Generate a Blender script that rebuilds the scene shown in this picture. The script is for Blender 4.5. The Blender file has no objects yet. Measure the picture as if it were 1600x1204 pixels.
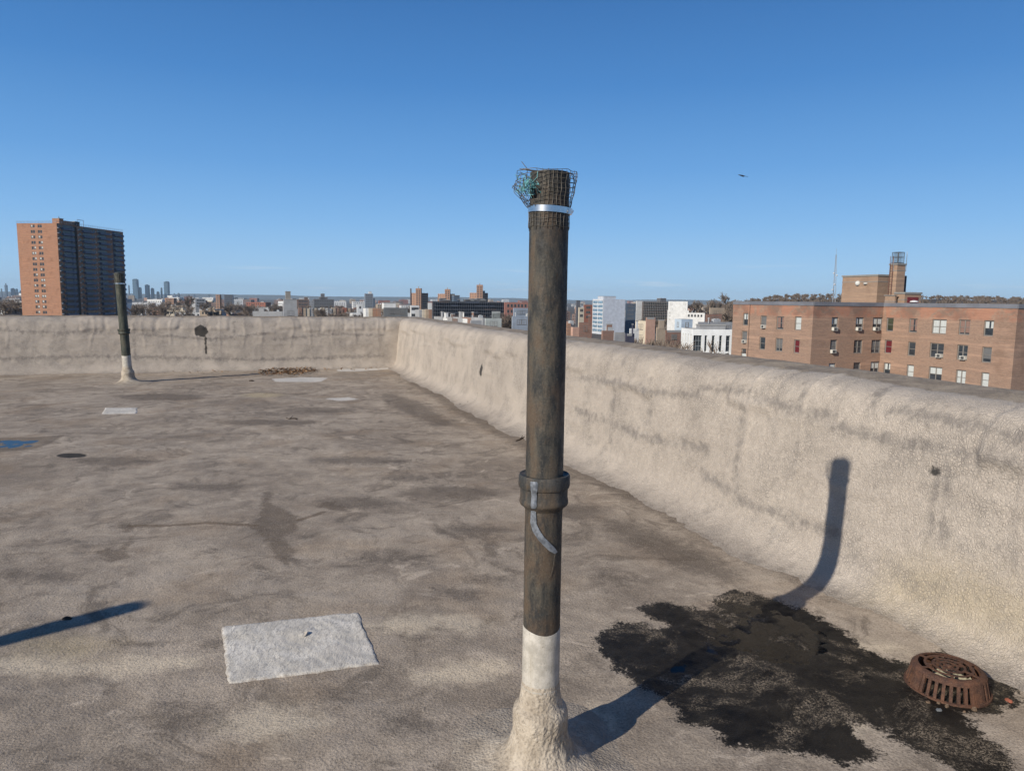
import bpy, bmesh, math, random
import numpy as np
from math import radians, sin, cos, tan, pi, hypot, atan2, sqrt
from mathutils import Vector, Matrix

sc = bpy.context.scene
COL = sc.collection
random.seed(7)
RNG = np.random.default_rng(11)

# ------------------------------------------------------------------ camera
FPX = 1130.0                      # focal length in pixels of a 1600 px wide picture
CXP, CYP = 800.0, 602.0
EYE = np.array([0.0, 0.0, 1.5])
_d = np.array([678 - CXP, FPX * FPX / 133.0, FPX]); _d /= np.linalg.norm(_d)
UPV = -_d
_f = np.array([0, 0, 1.0]); FWV = _f - _f.dot(UPV) * UPV; FWV /= np.linalg.norm(FWV)
RTV = np.cross(FWV, UPV)
if RTV[0] < 0: RTV = -RTV
# world axes in camera terms: X = RTV, Y = FWV, Z = UPV (camera coords: x right, y down, z forward)
cam_x = Vector((RTV[0], FWV[0], UPV[0]))
cam_y = Vector((-RTV[1], -FWV[1], -UPV[1]))
cam_z = Vector((-RTV[2], -FWV[2], -UPV[2]))
cd = bpy.data.cameras.new('camera'); cam = bpy.data.objects.new('camera', cd); COL.objects.link(cam)
M = Matrix((cam_x, cam_y, cam_z)).transposed().to_4x4(); M.translation = Vector(EYE)
cam.matrix_world = M
cd.sensor_width = 36.0; cd.sensor_fit = 'HORIZONTAL'; cd.lens = 36.0 * FPX / 1600.0
cd.clip_start = 0.05; cd.clip_end = 60000
sc.camera = cam

# ------------------------------------------------------------------ sky, sun, exposure
SUN_AZ, SUN_EL = 45.0, 27.2       # azimuth the shadows run to (from +Y towards +X), elevation
w = bpy.data.worlds.new('World'); sc.world = w; w.use_nodes = True
nt = w.node_tree; nt.nodes.clear()
sky = nt.nodes.new('ShaderNodeTexSky'); sky.sky_type = 'NISHITA'; sky.sun_disc = False
sky.sun_elevation = radians(SUN_EL); sky.sun_rotation = radians(SUN_AZ + 180)
sky.altitude = 0; sky.air_density = 1.0; sky.dust_density = 0.35; sky.ozone_density = 3.0
bg = nt.nodes.new('ShaderNodeBackground'); bg.inputs['Strength'].default_value = 0.105
wo = nt.nodes.new('ShaderNodeOutputWorld')
# the clear winter sky: the sky texture blended with the deep blue the place shows, the same all round, darkened above the view to deepen shadows
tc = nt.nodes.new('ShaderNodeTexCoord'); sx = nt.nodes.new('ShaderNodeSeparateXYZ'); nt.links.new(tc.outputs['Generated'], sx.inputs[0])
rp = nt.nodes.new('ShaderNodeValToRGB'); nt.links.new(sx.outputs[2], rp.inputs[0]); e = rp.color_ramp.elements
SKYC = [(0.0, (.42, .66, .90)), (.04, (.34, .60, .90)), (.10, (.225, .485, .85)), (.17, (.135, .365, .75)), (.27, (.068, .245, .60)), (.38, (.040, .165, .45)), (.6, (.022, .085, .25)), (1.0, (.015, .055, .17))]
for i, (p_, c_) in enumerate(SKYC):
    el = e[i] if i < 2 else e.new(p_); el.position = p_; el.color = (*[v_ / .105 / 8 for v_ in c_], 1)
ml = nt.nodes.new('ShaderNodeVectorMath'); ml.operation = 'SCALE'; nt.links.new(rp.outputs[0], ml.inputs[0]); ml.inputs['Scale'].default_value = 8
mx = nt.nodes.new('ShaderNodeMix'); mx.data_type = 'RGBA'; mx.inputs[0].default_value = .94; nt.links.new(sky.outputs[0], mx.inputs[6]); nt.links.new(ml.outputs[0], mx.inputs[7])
# a few faint wisps of cloud low over the horizon
mpn = nt.nodes.new('ShaderNodeMapping'); mpn.inputs['Scale'].default_value = (7, 7, 110); mpn.inputs['Location'].default_value = (.4, 2.1, 0); nt.links.new(tc.outputs['Generated'], mpn.inputs[0])
cn = nt.nodes.new('ShaderNodeTexNoise'); cn.inputs['Scale'].default_value = 1; cn.inputs['Detail'].default_value = 5; nt.links.new(mpn.outputs[0], cn.inputs['Vector'])
c1 = nt.nodes.new('ShaderNodeMapRange'); c1.inputs[1].default_value = .60; c1.inputs[2].default_value = .74; c1.inputs[4].default_value = .38; nt.links.new(cn.outputs['Fac'], c1.inputs[0])
c2 = nt.nodes.new('ShaderNodeMapRange'); c2.inputs[1].default_value = .055; c2.inputs[2].default_value = .03; nt.links.new(sx.outputs[2], c2.inputs[0])
c3 = nt.nodes.new('ShaderNodeMath'); c3.operation = 'MULTIPLY'; nt.links.new(c1.outputs[0], c3.inputs[0]); nt.links.new(c2.outputs[0], c3.inputs[1])
cm = nt.nodes.new('ShaderNodeMix'); cm.data_type = 'RGBA'; nt.links.new(c3.outputs[0], cm.inputs[0]); nt.links.new(mx.outputs[2], cm.inputs[6]); cm.inputs[7].default_value = (7.6, 7.9, 8.4, 1)
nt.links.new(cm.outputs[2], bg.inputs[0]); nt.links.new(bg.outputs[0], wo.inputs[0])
sd = bpy.data.lights.new('sun', 'SUN'); sd.energy = 5.0; sd.angle = radians(0.53); sd.color = (1.0, 0.93, 0.82)
so = bpy.data.objects.new('sun', sd); COL.objects.link(so)
sdir = Vector((sin(radians(SUN_AZ)) * cos(radians(SUN_EL)), cos(radians(SUN_AZ)) * cos(radians(SUN_EL)), -sin(radians(SUN_EL))))
so.rotation_euler = sdir.to_track_quat('-Z', 'Y').to_euler()
so.location = (-20, -20, 40)
sc.view_settings.view_transform = 'Standard'; sc.view_settings.look = 'None'
sc.view_settings.gamma = 1.0; sc.view_settings.use_curve_mapping = False
sc.view_settings.exposure = 0.0
sc.cycles.max_bounces = 6; sc.cycles.volume_bounces = 0; sc.cycles.transparent_max_bounces = 16

# ------------------------------------------------------------------ places in the world
V2 = np.array([.942, .336]); V2 /= np.linalg.norm(V2)   # along the far parapet, to the right
U2 = np.array([-V2[1], V2[0]])                          # along the right parapet, away
def ray(px, py):
    c = np.array([px - CXP, py - CYP, FPX]); return np.array([c.dot(RTV), c.dot(FWV), c.dot(UPV)])
def G(px, py, z=0.0):
    v = ray(px, py); return EYE + v * ((z - EYE[2]) / v[2])
def AT(px, py, D):
    v = ray(px, py); return EYE + v * (D / v[1])
def hor(px): return 469.0 + (px - 800) * 0.0127
def ST(p): return np.array([p[0] * V2[0] + p[1] * V2[1], p[0] * U2[0] + p[1] * U2[1]])
def W2(s, t): return V2 * s + U2 * t
def GS(px, py): return ST(G(px, py))
def along(P, d, px):
    """length L so that P + L d appears in column px (ignoring the slight roll)"""
    k = (px - CXP) / FPX * 1.0
    # use the true rays: direction of column px at the horizon
    v = ray(px, hor(px)); k = v[0] / v[1]
    return (k * P[1] - P[0]) / (d[0] - k * d[1])
def on_face(px, py, P, d):
    """pixel -> (distance along face, height) on the vertical face through P running along d"""
    v = ray(px, py); n = np.array([d[1], -d[0]])
    t = n.dot(np.array(P[:2]) - EYE[:2]) / n.dot(v[:2]); q = EYE + v * t
    return float((q[:2] - np.array(P[:2])).dot(d)), float(q[2])

# ------------------------------------------------------------------ noise
def _hash(ix, iy, seed):
    h = (ix.astype(np.int64) * 374761393 + iy.astype(np.int64) * 668265263 + seed * 1442695041) & 0x7fffffff
    h = ((h ^ (h >> 13)) * 1274126177) & 0x7fffffff
    return (h ^ (h >> 16)) & 0xffff
def pn(x, y, seed=0):
    x = np.asarray(x, float); y = np.asarray(y, float)
    ix = np.floor(x); iy = np.floor(y); fx = x - ix; fy = y - iy
    ux = fx * fx * fx * (fx * (fx * 6 - 15) + 10); uy = fy * fy * fy * (fy * (fy * 6 - 15) + 10)
    def g(dx, dy):
        a = _hash(ix + dx, iy + dy, seed) * (2 * pi / 65536.0)
        return np.cos(a) * (fx - dx) + np.sin(a) * (fy - dy)
    a = g(0, 0); b = g(1, 0); c = g(0, 1); d = g(1, 1)
    return (a + (b - a) * ux + ((c + (d - c) * ux) - (a + (b - a) * ux)) * uy) * 1.5
def fbm(x, y, seed=0, o=3):
    r = 0; a = 1.0
    for i in range(o):
        r = r + a * pn(x * 2 ** i, y * 2 ** i, seed + i * 17); a *= .5
    return r
def sstep(a, b, x):
    t = np.clip((x - a) / (b - a), 0, 1); return t * t * (3 - 2 * t)
def sdf(P, poly):
    """signed distance to a polygon, negative inside"""
    P = np.asarray(P, float); d = np.full(len(P), 1e9); ins = np.zeros(len(P), bool); n = len(poly)
    for i in range(n):
        a = np.array(poly[i], float); b = np.array(poly[(i + 1) % n], float)
        e = b - a; wv = P - a
        h = np.clip((wv @ e) / max(e @ e, 1e-12), 0, 1)
        dd = wv - h[:, None] * e; d = np.minimum(d, np.hypot(dd[:, 0], dd[:, 1]))
        c = ((a[1] > P[:, 1]) != (b[1] > P[:, 1]))
        if a[1] != b[1]:
            xx = (b[0] - a[0]) * (P[:, 1] - a[1]) / (b[1] - a[1]) + a[0]
            ins ^= c & (P[:, 0] < xx)
    return np.where(ins, -d, d)
def sdl(P, pts, w):
    """distance to a polyline of half width w"""
    P = np.asarray(P, float); d = np.full(len(P), 1e9)
    for i in range(len(pts) - 1):
        a = np.array(pts[i], float); b = np.array(pts[i + 1], float); e = b - a; wv = P - a
        h = np.clip((wv @ e) / max(e @ e, 1e-12), 0, 1); dd = wv - h[:, None] * e
        d = np.minimum(d, np.hypot(dd[:, 0], dd[:, 1]))
    return d - w

# ------------------------------------------------------------------ object helpers
def tag(o, label=None, cat=None, group=None, kind=None):
    if label: o['label'] = label
    if cat: o['category'] = cat
    if group: o['group'] = group
    if kind: o['kind'] = kind
    return o
def empty(name, loc, label=None, cat=None, group=None, rz=0):
    o = bpy.data.objects.new(name, None); COL.objects.link(o); o.location = loc; o.rotation_euler = (0, 0, rz)
    o.empty_display_size = .3
    return tag(o, label, cat, group)
def link(name, me, parent=None, mats=()):
    if mats and not me.materials:
        for m in mats: me.materials.append(m)
    o = bpy.data.objects.new(name, me); COL.objects.link(o)
    if parent is not None: o.parent = parent
    return o
def mesh_np(name, verts, faces, smooth=False):
    """verts Nx3, faces Mxk (all same k)"""
    me = bpy.data.meshes.new(name); verts = np.asarray(verts, np.float32); faces = np.asarray(faces, np.int32)
    n, k = faces.shape
    me.vertices.add(len(verts)); me.vertices.foreach_set('co', verts.ravel())
    me.loops.add(n * k); me.loops.foreach_set('vertex_index', faces.ravel())
    me.polygons.add(n); me.polygons.foreach_set('loop_start', np.arange(0, n * k, k, dtype=np.int32))
    me.polygons.foreach_set('loop_total', np.full(n, k, np.int32))
    if smooth: me.polygons.foreach_set('use_smooth', np.ones(n, bool))
    me.update(calc_edges=True); me.validate(); return me
def grid_faces(nu, nv):
    i = np.arange(nu - 1)[:, None]; j = np.arange(nv - 1)[None, :]
    a = (i * nv + j).ravel(); return np.stack([a, a + nv, a + nv + 1, a + 1], 1)
def attr(me, name, arr):
    at = me.attributes.new(name, 'FLOAT', 'POINT'); at.data.foreach_set('value', np.asarray(arr, np.float32))

class MB:
    def __init__(s): s.v = []; s.f = []; s.m = []
    def add(s, vs, fs, mi=0):
        o = len(s.v); s.v += [tuple(map(float, p)) for p in vs]; s.f += [tuple(o + i for i in f) for f in fs]; s.m += [mi] * len(fs)
    def quad(s, a, b, c, d, mi=0): s.add([a, b, c, d], [(0, 1, 2, 3)], mi)
    def box(s, x0, x1, y0, y1, z0, z1, mi=0):
        s.obox((x0, y0, z0), (x1 - x0, 0, 0), (0, y1 - y0, 0), (0, 0, z1 - z0), mi)
    def obox(s, o, a, b, c, mi=0):
        o, a, b, c = map(np.array, (o, a, b, c)); o = o.astype(float)
        vs = [o, o + a, o + a + b, o + b, o + c, o + a + c, o + a + b + c, o + b + c]
        s.add(vs, [(0, 3, 2, 1), (4, 5, 6, 7), (0, 1, 5, 4), (1, 2, 6, 5), (2, 3, 7, 6), (3, 0, 4, 7)], mi)
    def tube(s, pts, r, n=6, mi=0, cap=True, closed=False):
        pts = [np.array(p, float) for p in pts]; m = len(pts)
        rr = r if hasattr(r, '__len__') else [r] * m
        rings = []; prev = None
        for i, p in enumerate(pts):
            a = pts[i - 1] if (i > 0 or closed) else p; b = pts[(i + 1) % m] if (i < m - 1 or closed) else p
            t = b - a; t = t / (np.linalg.norm(t) + 1e-12)
            if prev is None:
                q = np.array([0, 0, 1.]) if abs(t[2]) < .9 else np.array([1., 0, 0])
            else: q = prev
            x = q - q.dot(t) * t; x /= np.linalg.norm(x) + 1e-12; prev = x; y = np.cross(t, x)
            rings.append([p + rr[i] * (cos(2 * pi * k / n) * x + sin(2 * pi * k / n) * y) for k in range(n)])
        vs = [q for rg in rings for q in rg]; fs = []
        for i in range(m - 1 if not closed else m):
            j = (i + 1) % m
            for k in range(n): fs.append((i * n + k, i * n + (k + 1) % n, j * n + (k + 1) % n, j * n + k))
        if cap and not closed: fs.append(tuple(range(n))[::-1]); fs.append(tuple((m - 1) * n + k for k in range(n)))
        s.add(vs, fs, mi)
    def lathe(s, prof, n=32, c=(0, 0, 0), mi=0, cap=False, fn=None):
        vs = []
        for i, (r, z) in enumerate(prof):
            for k in range(n):
                a = 2 * pi * k / n; q = r if fn is None else fn(r, z, a)
                vs.append((c[0] + q * cos(a), c[1] + q * sin(a), c[2] + z))
        fs = [(i * n + k, i * n + (k + 1) % n, (i + 1) * n + (k + 1) % n, (i + 1) * n + k) for i in range(len(prof) - 1) for k in range(n)]
        if cap: fs += [tuple(range(n))[::-1], tuple((len(prof) - 1) * n + k for k in range(n))]
        s.add(vs, fs, mi)
    def me(s, name, mats, smooth=False, bevel=0):
        me = bpy.data.meshes.new(name); me.from_pydata(s.v, [], s.f)
        for m in mats: me.materials.append(m)
        me.polygons.foreach_set('material_index', s.m)
        if smooth: me.polygons.foreach_set('use_smooth', [True] * len(s.f))
        me.update(); return me
    def build(s, name, mats, parent=None, smooth=False, autos=False):
        if not isinstance(mats, (list, tuple)): mats = [mats]
        me = s.me(name, mats, smooth)
        if autos: me.polygons.foreach_set('use_smooth', [True] * len(s.f)); me.set_sharp_from_angle(angle=radians(35))
        return link(name, me, parent)

# ------------------------------------------------------------------ materials
class NT:
    def __init__(s, name):
        s.m = bpy.data.materials.new(name); s.m.use_nodes = True; s.t = s.m.node_tree; s.t.nodes.clear()
        s.out = s.t.nodes.new('ShaderNodeOutputMaterial'); s.co = s.n('ShaderNodeTexCoord').outputs['Object']
    def n(s, k, **kw):
        x = s.t.nodes.new(k)
        for a, b in kw.items(): setattr(x, a, b)
        return x
    def l(s, a, b): s.t.links.new(a, b)
    def setv(s, inp, v):
        if hasattr(v, 'is_output') or isinstance(v, bpy.types.NodeSocket): s.l(v, inp)
        else: inp.default_value = (*v, 1) if isinstance(v, tuple) and len(v) == 3 and inp.type == 'RGBA' else v
    def noise(s, scale, detail=3, rough=.55, vec=None, dist=0):
        x = s.n('ShaderNodeTexNoise'); x.inputs['Scale'].default_value = scale; x.inputs['Detail'].default_value = detail
        x.inputs['Roughness'].default_value = rough; x.inputs['Distortion'].default_value = dist
        s.l(vec if vec is not None else s.co, x.inputs['Vector']); return x.outputs['Fac']
    def voro(s, scale, feature='F1', vec=None, out='Distance', rand=1):
        x = s.n('ShaderNodeTexVoronoi', feature=feature); x.inputs['Scale'].default_value = scale
        x.inputs['Randomness'].default_value = rand
        s.l(vec if vec is not None else s.co, x.inputs['Vector']); return x.outputs[out]
    def mp(s, scale=(1, 1, 1), loc=(0, 0, 0), rot=(0, 0, 0), vec=None):
        x = s.n('ShaderNodeMapping'); x.inputs['Scale'].default_value = scale; x.inputs['Location'].default_value = loc
        x.inputs['Rotation'].default_value = rot; s.l(vec if vec is not None else s.co, x.inputs[0]); return x.outputs[0]
    def math(s, op, a, b=0.0, c=0.0, clamp=False):
        x = s.n('ShaderNodeMath', operation=op, use_clamp=clamp); s.setv(x.inputs[0], a); s.setv(x.inputs[1], b); s.setv(x.inputs[2], c)
        return x.outputs[0]
    def ss(s, v, a, b, lo=0.0, hi=1.0):
        x = s.n('ShaderNodeMapRange', interpolation_type='SMOOTHSTEP'); s.setv(x.inputs[0], v)
        x.inputs[1].default_value = a; x.inputs[2].default_value = b; x.inputs[3].default_value = lo; x.inputs[4].default_value = hi
        if a > b:
            x.inputs[1].default_value = b; x.inputs[2].default_value = a; x.inputs[3].default_value = hi; x.inputs[4].default_value = lo
        return x.outputs[0]
    def mix(s, f, a, b, blend='MIX'):
        x = s.n('ShaderNodeMix', data_type='RGBA', blend_type=blend); s.setv(x.inputs[0], f); s.setv(x.inputs[6], a); s.setv(x.inputs[7], b)
        return x.outputs[2]
    def at(s, name): 
        x = s.n('ShaderNodeAttribute'); x.attribute_name = name; return x.outputs['Fac']
    def bump(s, h, dist, strength=1.0, normal=None):
        x = s.n('ShaderNodeBump'); x.inputs['Strength'].default_value = strength; x.inputs['Distance'].default_value = dist
        s.l(h, x.inputs['Height'])
        if normal is not None: s.l(normal, x.inputs['Normal'])
        return x.outputs[0]
    def bsdf(s, col, rough=.8, normal=None, metal=0.0, spec=.5, **kw):
        x = s.n('ShaderNodeBsdfPrincipled'); s.setv(x.inputs['Base Color'], col); s.setv(x.inputs['Roughness'], rough)
        s.setv(x.inputs['Metallic'], metal); x.inputs['Specular IOR Level'].default_value = spec
        if normal is not None: s.l(normal, x.inputs['Normal'])
        s.l(x.outputs[0], s.out.inputs[0]); return x
    def val(s, v):
        return v
def var(t, c, k):
    return tuple(min(1, max(0, x * k)) for x in c)

def plain(name, c, rough=.8, vary=.25, scale=3.0, metal=0.0, bumpd=0, spec=.4):
    t = NT(name); f = t.noise(scale, 4); f2 = t.noise(scale * 7, 3)
    col = t.mix(t.ss(f, .3, .7), var(t, c, 1 - vary), var(t, c, 1 + vary)); col = t.mix(.35, col, t.mix(f2, var(t, c, .6), var(t, c, 1.35)))
    nn = t.bump(f2, bumpd, 1) if bumpd else None
    t.bsdf(col, rough, nn, metal, spec); return t.m

def brick_mat(name, c, c2=None, rough=.85, yaw=None, mortar=(.32, .29, .26), big=1.0, patch=None):
    """bricks laid by distance along the wall and by height"""
    t = NT(name); d = t.n('ShaderNodeVectorMath', operation='DOT_PRODUCT'); t.l(t.n('ShaderNodeNewGeometry').outputs['Position'], d.inputs[0])
    a = (V2 + U2) if yaw is None else np.array([cos(yaw) - sin(yaw), sin(yaw) + cos(yaw)])
    d.inputs[1].default_value = (a[0], a[1], 0)
    sp = t.n('ShaderNodeSeparateXYZ'); t.l(t.n('ShaderNodeNewGeometry').outputs['Position'], sp.inputs[0])
    cb = t.n('ShaderNodeCombineXYZ'); t.l(d.outputs['Value'], cb.inputs[0]); t.l(sp.outputs[2], cb.inputs[1]); vec = cb.outputs[0]
    b = t.n('ShaderNodeTexBrick'); t.l(vec, b.inputs['Vector']); b.inputs['Scale'].default_value = 1
    b.inputs['Brick Width'].default_value = .215 * big; b.inputs['Row Height'].default_value = .075 * big; b.inputs['Mortar Size'].default_value = .01 * big
    c2 = c2 or var(t, c, .62)
    b.inputs['Color1'].default_value = (*c, 1); b.inputs['Color2'].default_value = (*c2, 1); b.inputs['Mortar'].default_value = (*mortar, 1)
    bands = t.noise(1.0, 4, .7, t.mp((.14, 2.6, 1), vec=vec)); blot = t.noise(.35, 3, .6, vec)
    col = t.mix(t.ss(bands, .35, .65, .1, .5), b.outputs['Color'], t.mix(t.ss(bands, .4, .7), var(t, c, .6), var(t, c, 1.45)))
    col = t.mix(t.ss(blot, .5, .75, 0, .5), col, var(t, c, .5))
    if patch: col = patch(t, col, vec)
    t.bsdf(col, rough, None, 0, .3); return t.m

M_ = {}
# --- sprayed foam roof coating, shared by floor and parapets, stains come from painted fields
def foam(name, light, dark, wall=False):
    t = NT(name)
    big = t.noise(.9, 5, .62, dist=.6); mid = t.noise(5.5, 5, .65, dist=.5); fine = t.noise(75 if wall else 120, 3, .6); grit = t.noise(260 if wall else 380, 2, .6)
    pits = t.voro(105 if not wall else 46, 'SMOOTH_F1', vec=None if not wall else None); pits2 = t.voro(140)
    f = t.math('ADD', t.math('MULTIPLY', big, .6), t.math('MULTIPLY', mid, .4))
    col = t.mix(t.ss(f, .36, .64), dark, light)
    if not wall:
        st = t.noise(2.2, 6, .7, t.mp((1, 1, 1), (7, 3, 0)), dist=1.6)
        col = t.mix(t.ss(st, .50, .66, 0, .75), col, var(t, dark, .62))
        sc2 = t.noise(3.4, 6, .72, t.mp((1, 1, 1), (17, 31, 0)), dist=1.2)
        col = t.mix(t.ss(sc2, .56, .70, 0, .7), col, var(t, light, 1.3))
        warm = t.noise(1.6, 3, .5, t.mp((1, 1, 1), (3, 13, 0)))
        col = t.mix(t.ss(warm, .5, .7, 0, .35), col, (.30, .215, .14))
    # fields stored on the mesh (metres, negative = inside), broken up by noise
    nz = t.math('MULTIPLY', t.math('SUBTRACT', t.noise(14, 5, .7), .5), .16)
    nz2 = t.math('MULTIPLY', t.math('SUBTRACT', t.noise(60, 3, .7), .5), .06)
    def fld(a, soft, amp=1.0):
        v = t.math('ADD', t.at(a), t.math('MULTIPLY', nz, amp)); v = t.math('ADD', v, t.math('MULTIPLY', nz2, amp))
        return t.ss(v, soft, -soft)
    col = t.mix(t.math('MULTIPLY', fld('f_light', .06, 1.5), .88), col, (.62, .52, .39))
    col = t.mix(t.math('MULTIPLY', fld('f_yel', .16, 1.5), .55), col, (.50, .40, .235))
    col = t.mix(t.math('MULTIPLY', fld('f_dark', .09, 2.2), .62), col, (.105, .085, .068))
    col = t.mix(t.math('MULTIPLY', fld('f_damp', .022, .8), .62), col, (.125, .095, .068))
    col = t.mix(t.math('MULTIPLY', fld('f_line', .010, .22), .7), col, (.13, .092, .06))
    # dirt lodged between the grains
    g = t.math('ADD', t.math('MULTIPLY', fine, .6), t.math('MULTIPLY', grit, .4))
    if wall:
        patchy = t.ss(t.noise(3.0, 4, .6, dist=.4), .42, .66)
        wv = t.n('ShaderNodeVectorMath', operation='ADD'); nv_ = t.n('ShaderNodeTexNoise'); nv_.inputs['Scale'].default_value = 22; t.l(t.co, nv_.inputs['Vector'])
        sc_ = t.n('ShaderNodeVectorMath', operation='SCALE'); sc_.inputs['Scale'].default_value = .02; t.l(nv_.outputs['Color'], sc_.inputs[0]); t.l(t.co, wv.inputs[0]); t.l(sc_.outputs[0], wv.inputs[1])
        crk = t.voro(58, 'DISTANCE_TO_EDGE', wv.outputs[0]); crk2 = t.voro(120, 'DISTANCE_TO_EDGE', wv.outputs[0])
        edge = t.math('MULTIPLY', t.math('ADD', t.math('MULTIPLY', t.ss(crk, .20, .0), .75), t.math('MULTIPLY', t.ss(crk2, .2, .0), .6), clamp=True), t.ss(t.noise(30, 3, .6), .38, .62, .75, 1))
        cr = t.math('MULTIPLY', edge, t.math('ADD', t.math('MULTIPLY', patchy, .50), .18))
        col = t.mix(cr, col, (.15, .135, .125))
        col = t.mix(t.ss(grit, .50, .36, 0, .35), col, var(t, dark, .6))
        col = t.mix(t.ss(grit, .54, .7, 0, .35), col, var(t, light, 1.2))
        drip = t.noise(1, 4, .6, t.mp((9, 9, .7), (1, 2, 3)))
        col = t.mix(t.math('MULTIPLY', t.ss(drip, .58, .75), t.math('MULTIPLY', patchy, .35)), col, (.2, .19, .185))
        col = t.mix(t.math('MULTIPLY', fld('f_cap', .03, .8), .85), col, t.mix(t.ss(mid, .35, .65), (.20, .158, .115), (.37, .30, .22)))
        col = t.mix(t.math('MULTIPLY', fld('f_streak', .04, 1.5), .6), col, (.16, .145, .135))
    else:
        col = t.mix(t.ss(g, .50, .38, 0, .55), col, var(t, dark, .45))
        col = t.mix(t.ss(g, .53, .68, 0, .55), col, var(t, light, 1.35))
        # wet ground: darker, the grains that stand up are dry and pale
        wv_ = t.math('ADD', t.at('f_wet'), t.math('MULTIPLY', nz, 1.2)); wv_ = t.math('ADD', wv_, t.math('MULTIPLY', nz2, 1.2)); wv_ = t.math('ADD', wv_, t.math('MULTIPLY', t.math('SUBTRACT', t.math('ADD', t.math('MULTIPLY', grit, .5), t.math('MULTIPLY', fine, .5)), .5), .10)); wf = t.ss(wv_, .016, -.016)
        dry = t.math('MULTIPLY', t.ss(t.noise(2.6, 7, .78, t.mp((1, 1, 1), (5, 1, 9)), dist=.5), .49, .60), t.ss(t.math('ADD', t.math('MULTIPLY', fine, .5), t.math('MULTIPLY', grit, .5)), .47, .58))
        wetcol = t.mix(t.ss(mid, .35, .65), (.007, .0065, .006), (.022, .019, .015))
        wetcol = t.mix(t.math('MULTIPLY', dry, .85), wetcol, (.36, .29, .21))
        col = t.mix(wf, col, wetcol)
    col = t.mix(t.math('MULTIPLY', fld('f_tar', .010, .5 if wall else .25), .93), col, (.035, .033, .03))
    col = t.mix(t.math('MULTIPLY', fld('f_white', .02, .6), .85), col, (.62, .585, .53))
    h = t.math('ADD', t.math('MULTIPLY', pits, -.5), t.math('MULTIPLY', fine, .7))
    h = t.math('ADD', h, t.math('MULTIPLY', grit, .55))
    if wall:
        h = t.math('ADD', t.math('MULTIPLY', edge, -.8), t.math('MULTIPLY', fine, .4)); h = t.math('ADD', h, t.math('MULTIPLY', grit, .4))
        b = t.bump(mid, .010, .5); b = t.bump(h, .0052, 1.0, b); rough = .88
    else:
        b = t.bump(mid, .009, .5); b = t.bump(h, .0034, 1.0, b)
        rough = t.math('SUBTRACT', .86, t.math('MULTIPLY', wf, .38))
    t.bsdf(col, rough, b, 0, .35 if wall else .16)
    return t.m
M_['floor'] = foam('roof_coating', (.475, .395, .31), (.265, .216, .168))
M_['wall'] = foam('parapet_coating', (.56, .485, .405), (.465, .40, .335), wall=True)
# ------------------------------------------------------------------ more materials
def pipe_mat(name, base, lo, rust_amt, rust=(.17, .085, .04)):
    t = NT(name); s1 = t.noise(1, 6, .72, t.mp((17, 17, 5)), dist=.12); s2 = t.noise(1, 4, .7, t.mp((60, 60, 22), (3, 2, 1))); n3 = t.noise(38, 5, .7); n4 = t.noise(7, 4, .6)
    col = t.mix(t.ss(s1, .4, .62), lo, base)
    col = t.mix(t.math('MULTIPLY', t.ss(t.math('ADD', t.math('MULTIPLY', s1, .5), t.math('MULTIPLY', n4, .5)), .46, .6), rust_amt), col, rust)
    col = t.mix(t.ss(s2, .58, .72, 0, .5), col, var(t, rust, .5))
    col = t.mix(t.ss(n3, .6, .72, 0, .55), col, (.012, .013, .014))
    col = t.mix(t.ss(n3, .36, .26, 0, .4), col, (.16, .15, .125))
    n5 = t.noise(170, 3, .7); col = t.mix(t.ss(n5, .55, .7, 0, .28), col, (.18, .155, .12)); col = t.mix(t.ss(n5, .45, .33, 0, .35), col, (.018, .017, .016))
    t.bsdf(col, t.ss(n3, .3, .7, .45, .8), t.bump(t.math('ADD', n3, t.math('MULTIPLY', s2, .5)), .0026, .9), 0, .28); return t.m
M_['pipe'] = pipe_mat('weathered_cast_iron', (.092, .082, .064), (.030, .030, .029), .5, (.105, .062, .036))
M_['pipe_green'] = pipe_mat('green_grey_cast_iron', (.085, .092, .072), (.04, .046, .037), .12)
M_['hub'] = pipe_mat('dark_coupling_iron', (.075, .072, .066), (.04, .04, .038), .45, (.14, .085, .04))
M_['black'] = plain('drain_hole_shade', (.012, .011, .01), .95)
def paintm():
    t = NT('old_white_paint'); n = t.noise(30, 5, .7); n2 = t.noise(1, 4, .6, t.mp((30, 30, 3))); n3 = t.noise(160, 3)
    col = t.mix(t.ss(n, .35, .65), (.37, .34, .29), (.52, .48, .415)); col = t.mix(t.ss(n2, .5, .68, 0, .65), col, (.34, .30, .235))
    col = t.mix(t.ss(n3, .62, .7, 0, .6), col, (.22, .19, .15))
    t.bsdf(col, .55, t.bump(n3, .0012, .7), 0, .4); return t.m
M_['paint'] = paintm()
def bootm():
    t = NT('foam_boot'); v = t.voro(120, 'SMOOTH_F1'); n = t.noise(90, 4, .65); m = t.noise(12, 5, .65)
    col = t.mix(t.ss(m, .35, .65), (.33, .275, .21), (.50, .43, .34)); col = t.mix(t.ss(n, .5, .36, 0, .5), col, (.16, .13, .10))
    sp = t.n('ShaderNodeSeparateXYZ'); t.l(t.co, sp.inputs[0])
    col = t.mix(t.ss(t.math('ADD', sp.outputs[2], t.math('MULTIPLY', t.math('SUBTRACT', m, .5), .12)), .06, -.01, 0, .6), col, (.27, .225, .18))
    h = t.math('ADD', t.math('MULTIPLY', v, -1), n); t.bsdf(col, .88, t.bump(m, .012, .4, t.bump(h, .0035, 1.0)), 0, .3); return t.m
M_['boot'] = bootm()
M_['wire'] = plain('galvanised_wire', (.13, .115, .095), .5, .4, 40, .5, 0, .5)
M_['clamp'] = plain('steel_band', (.62, .62, .62), .28, .08, 30, 1.0)
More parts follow.
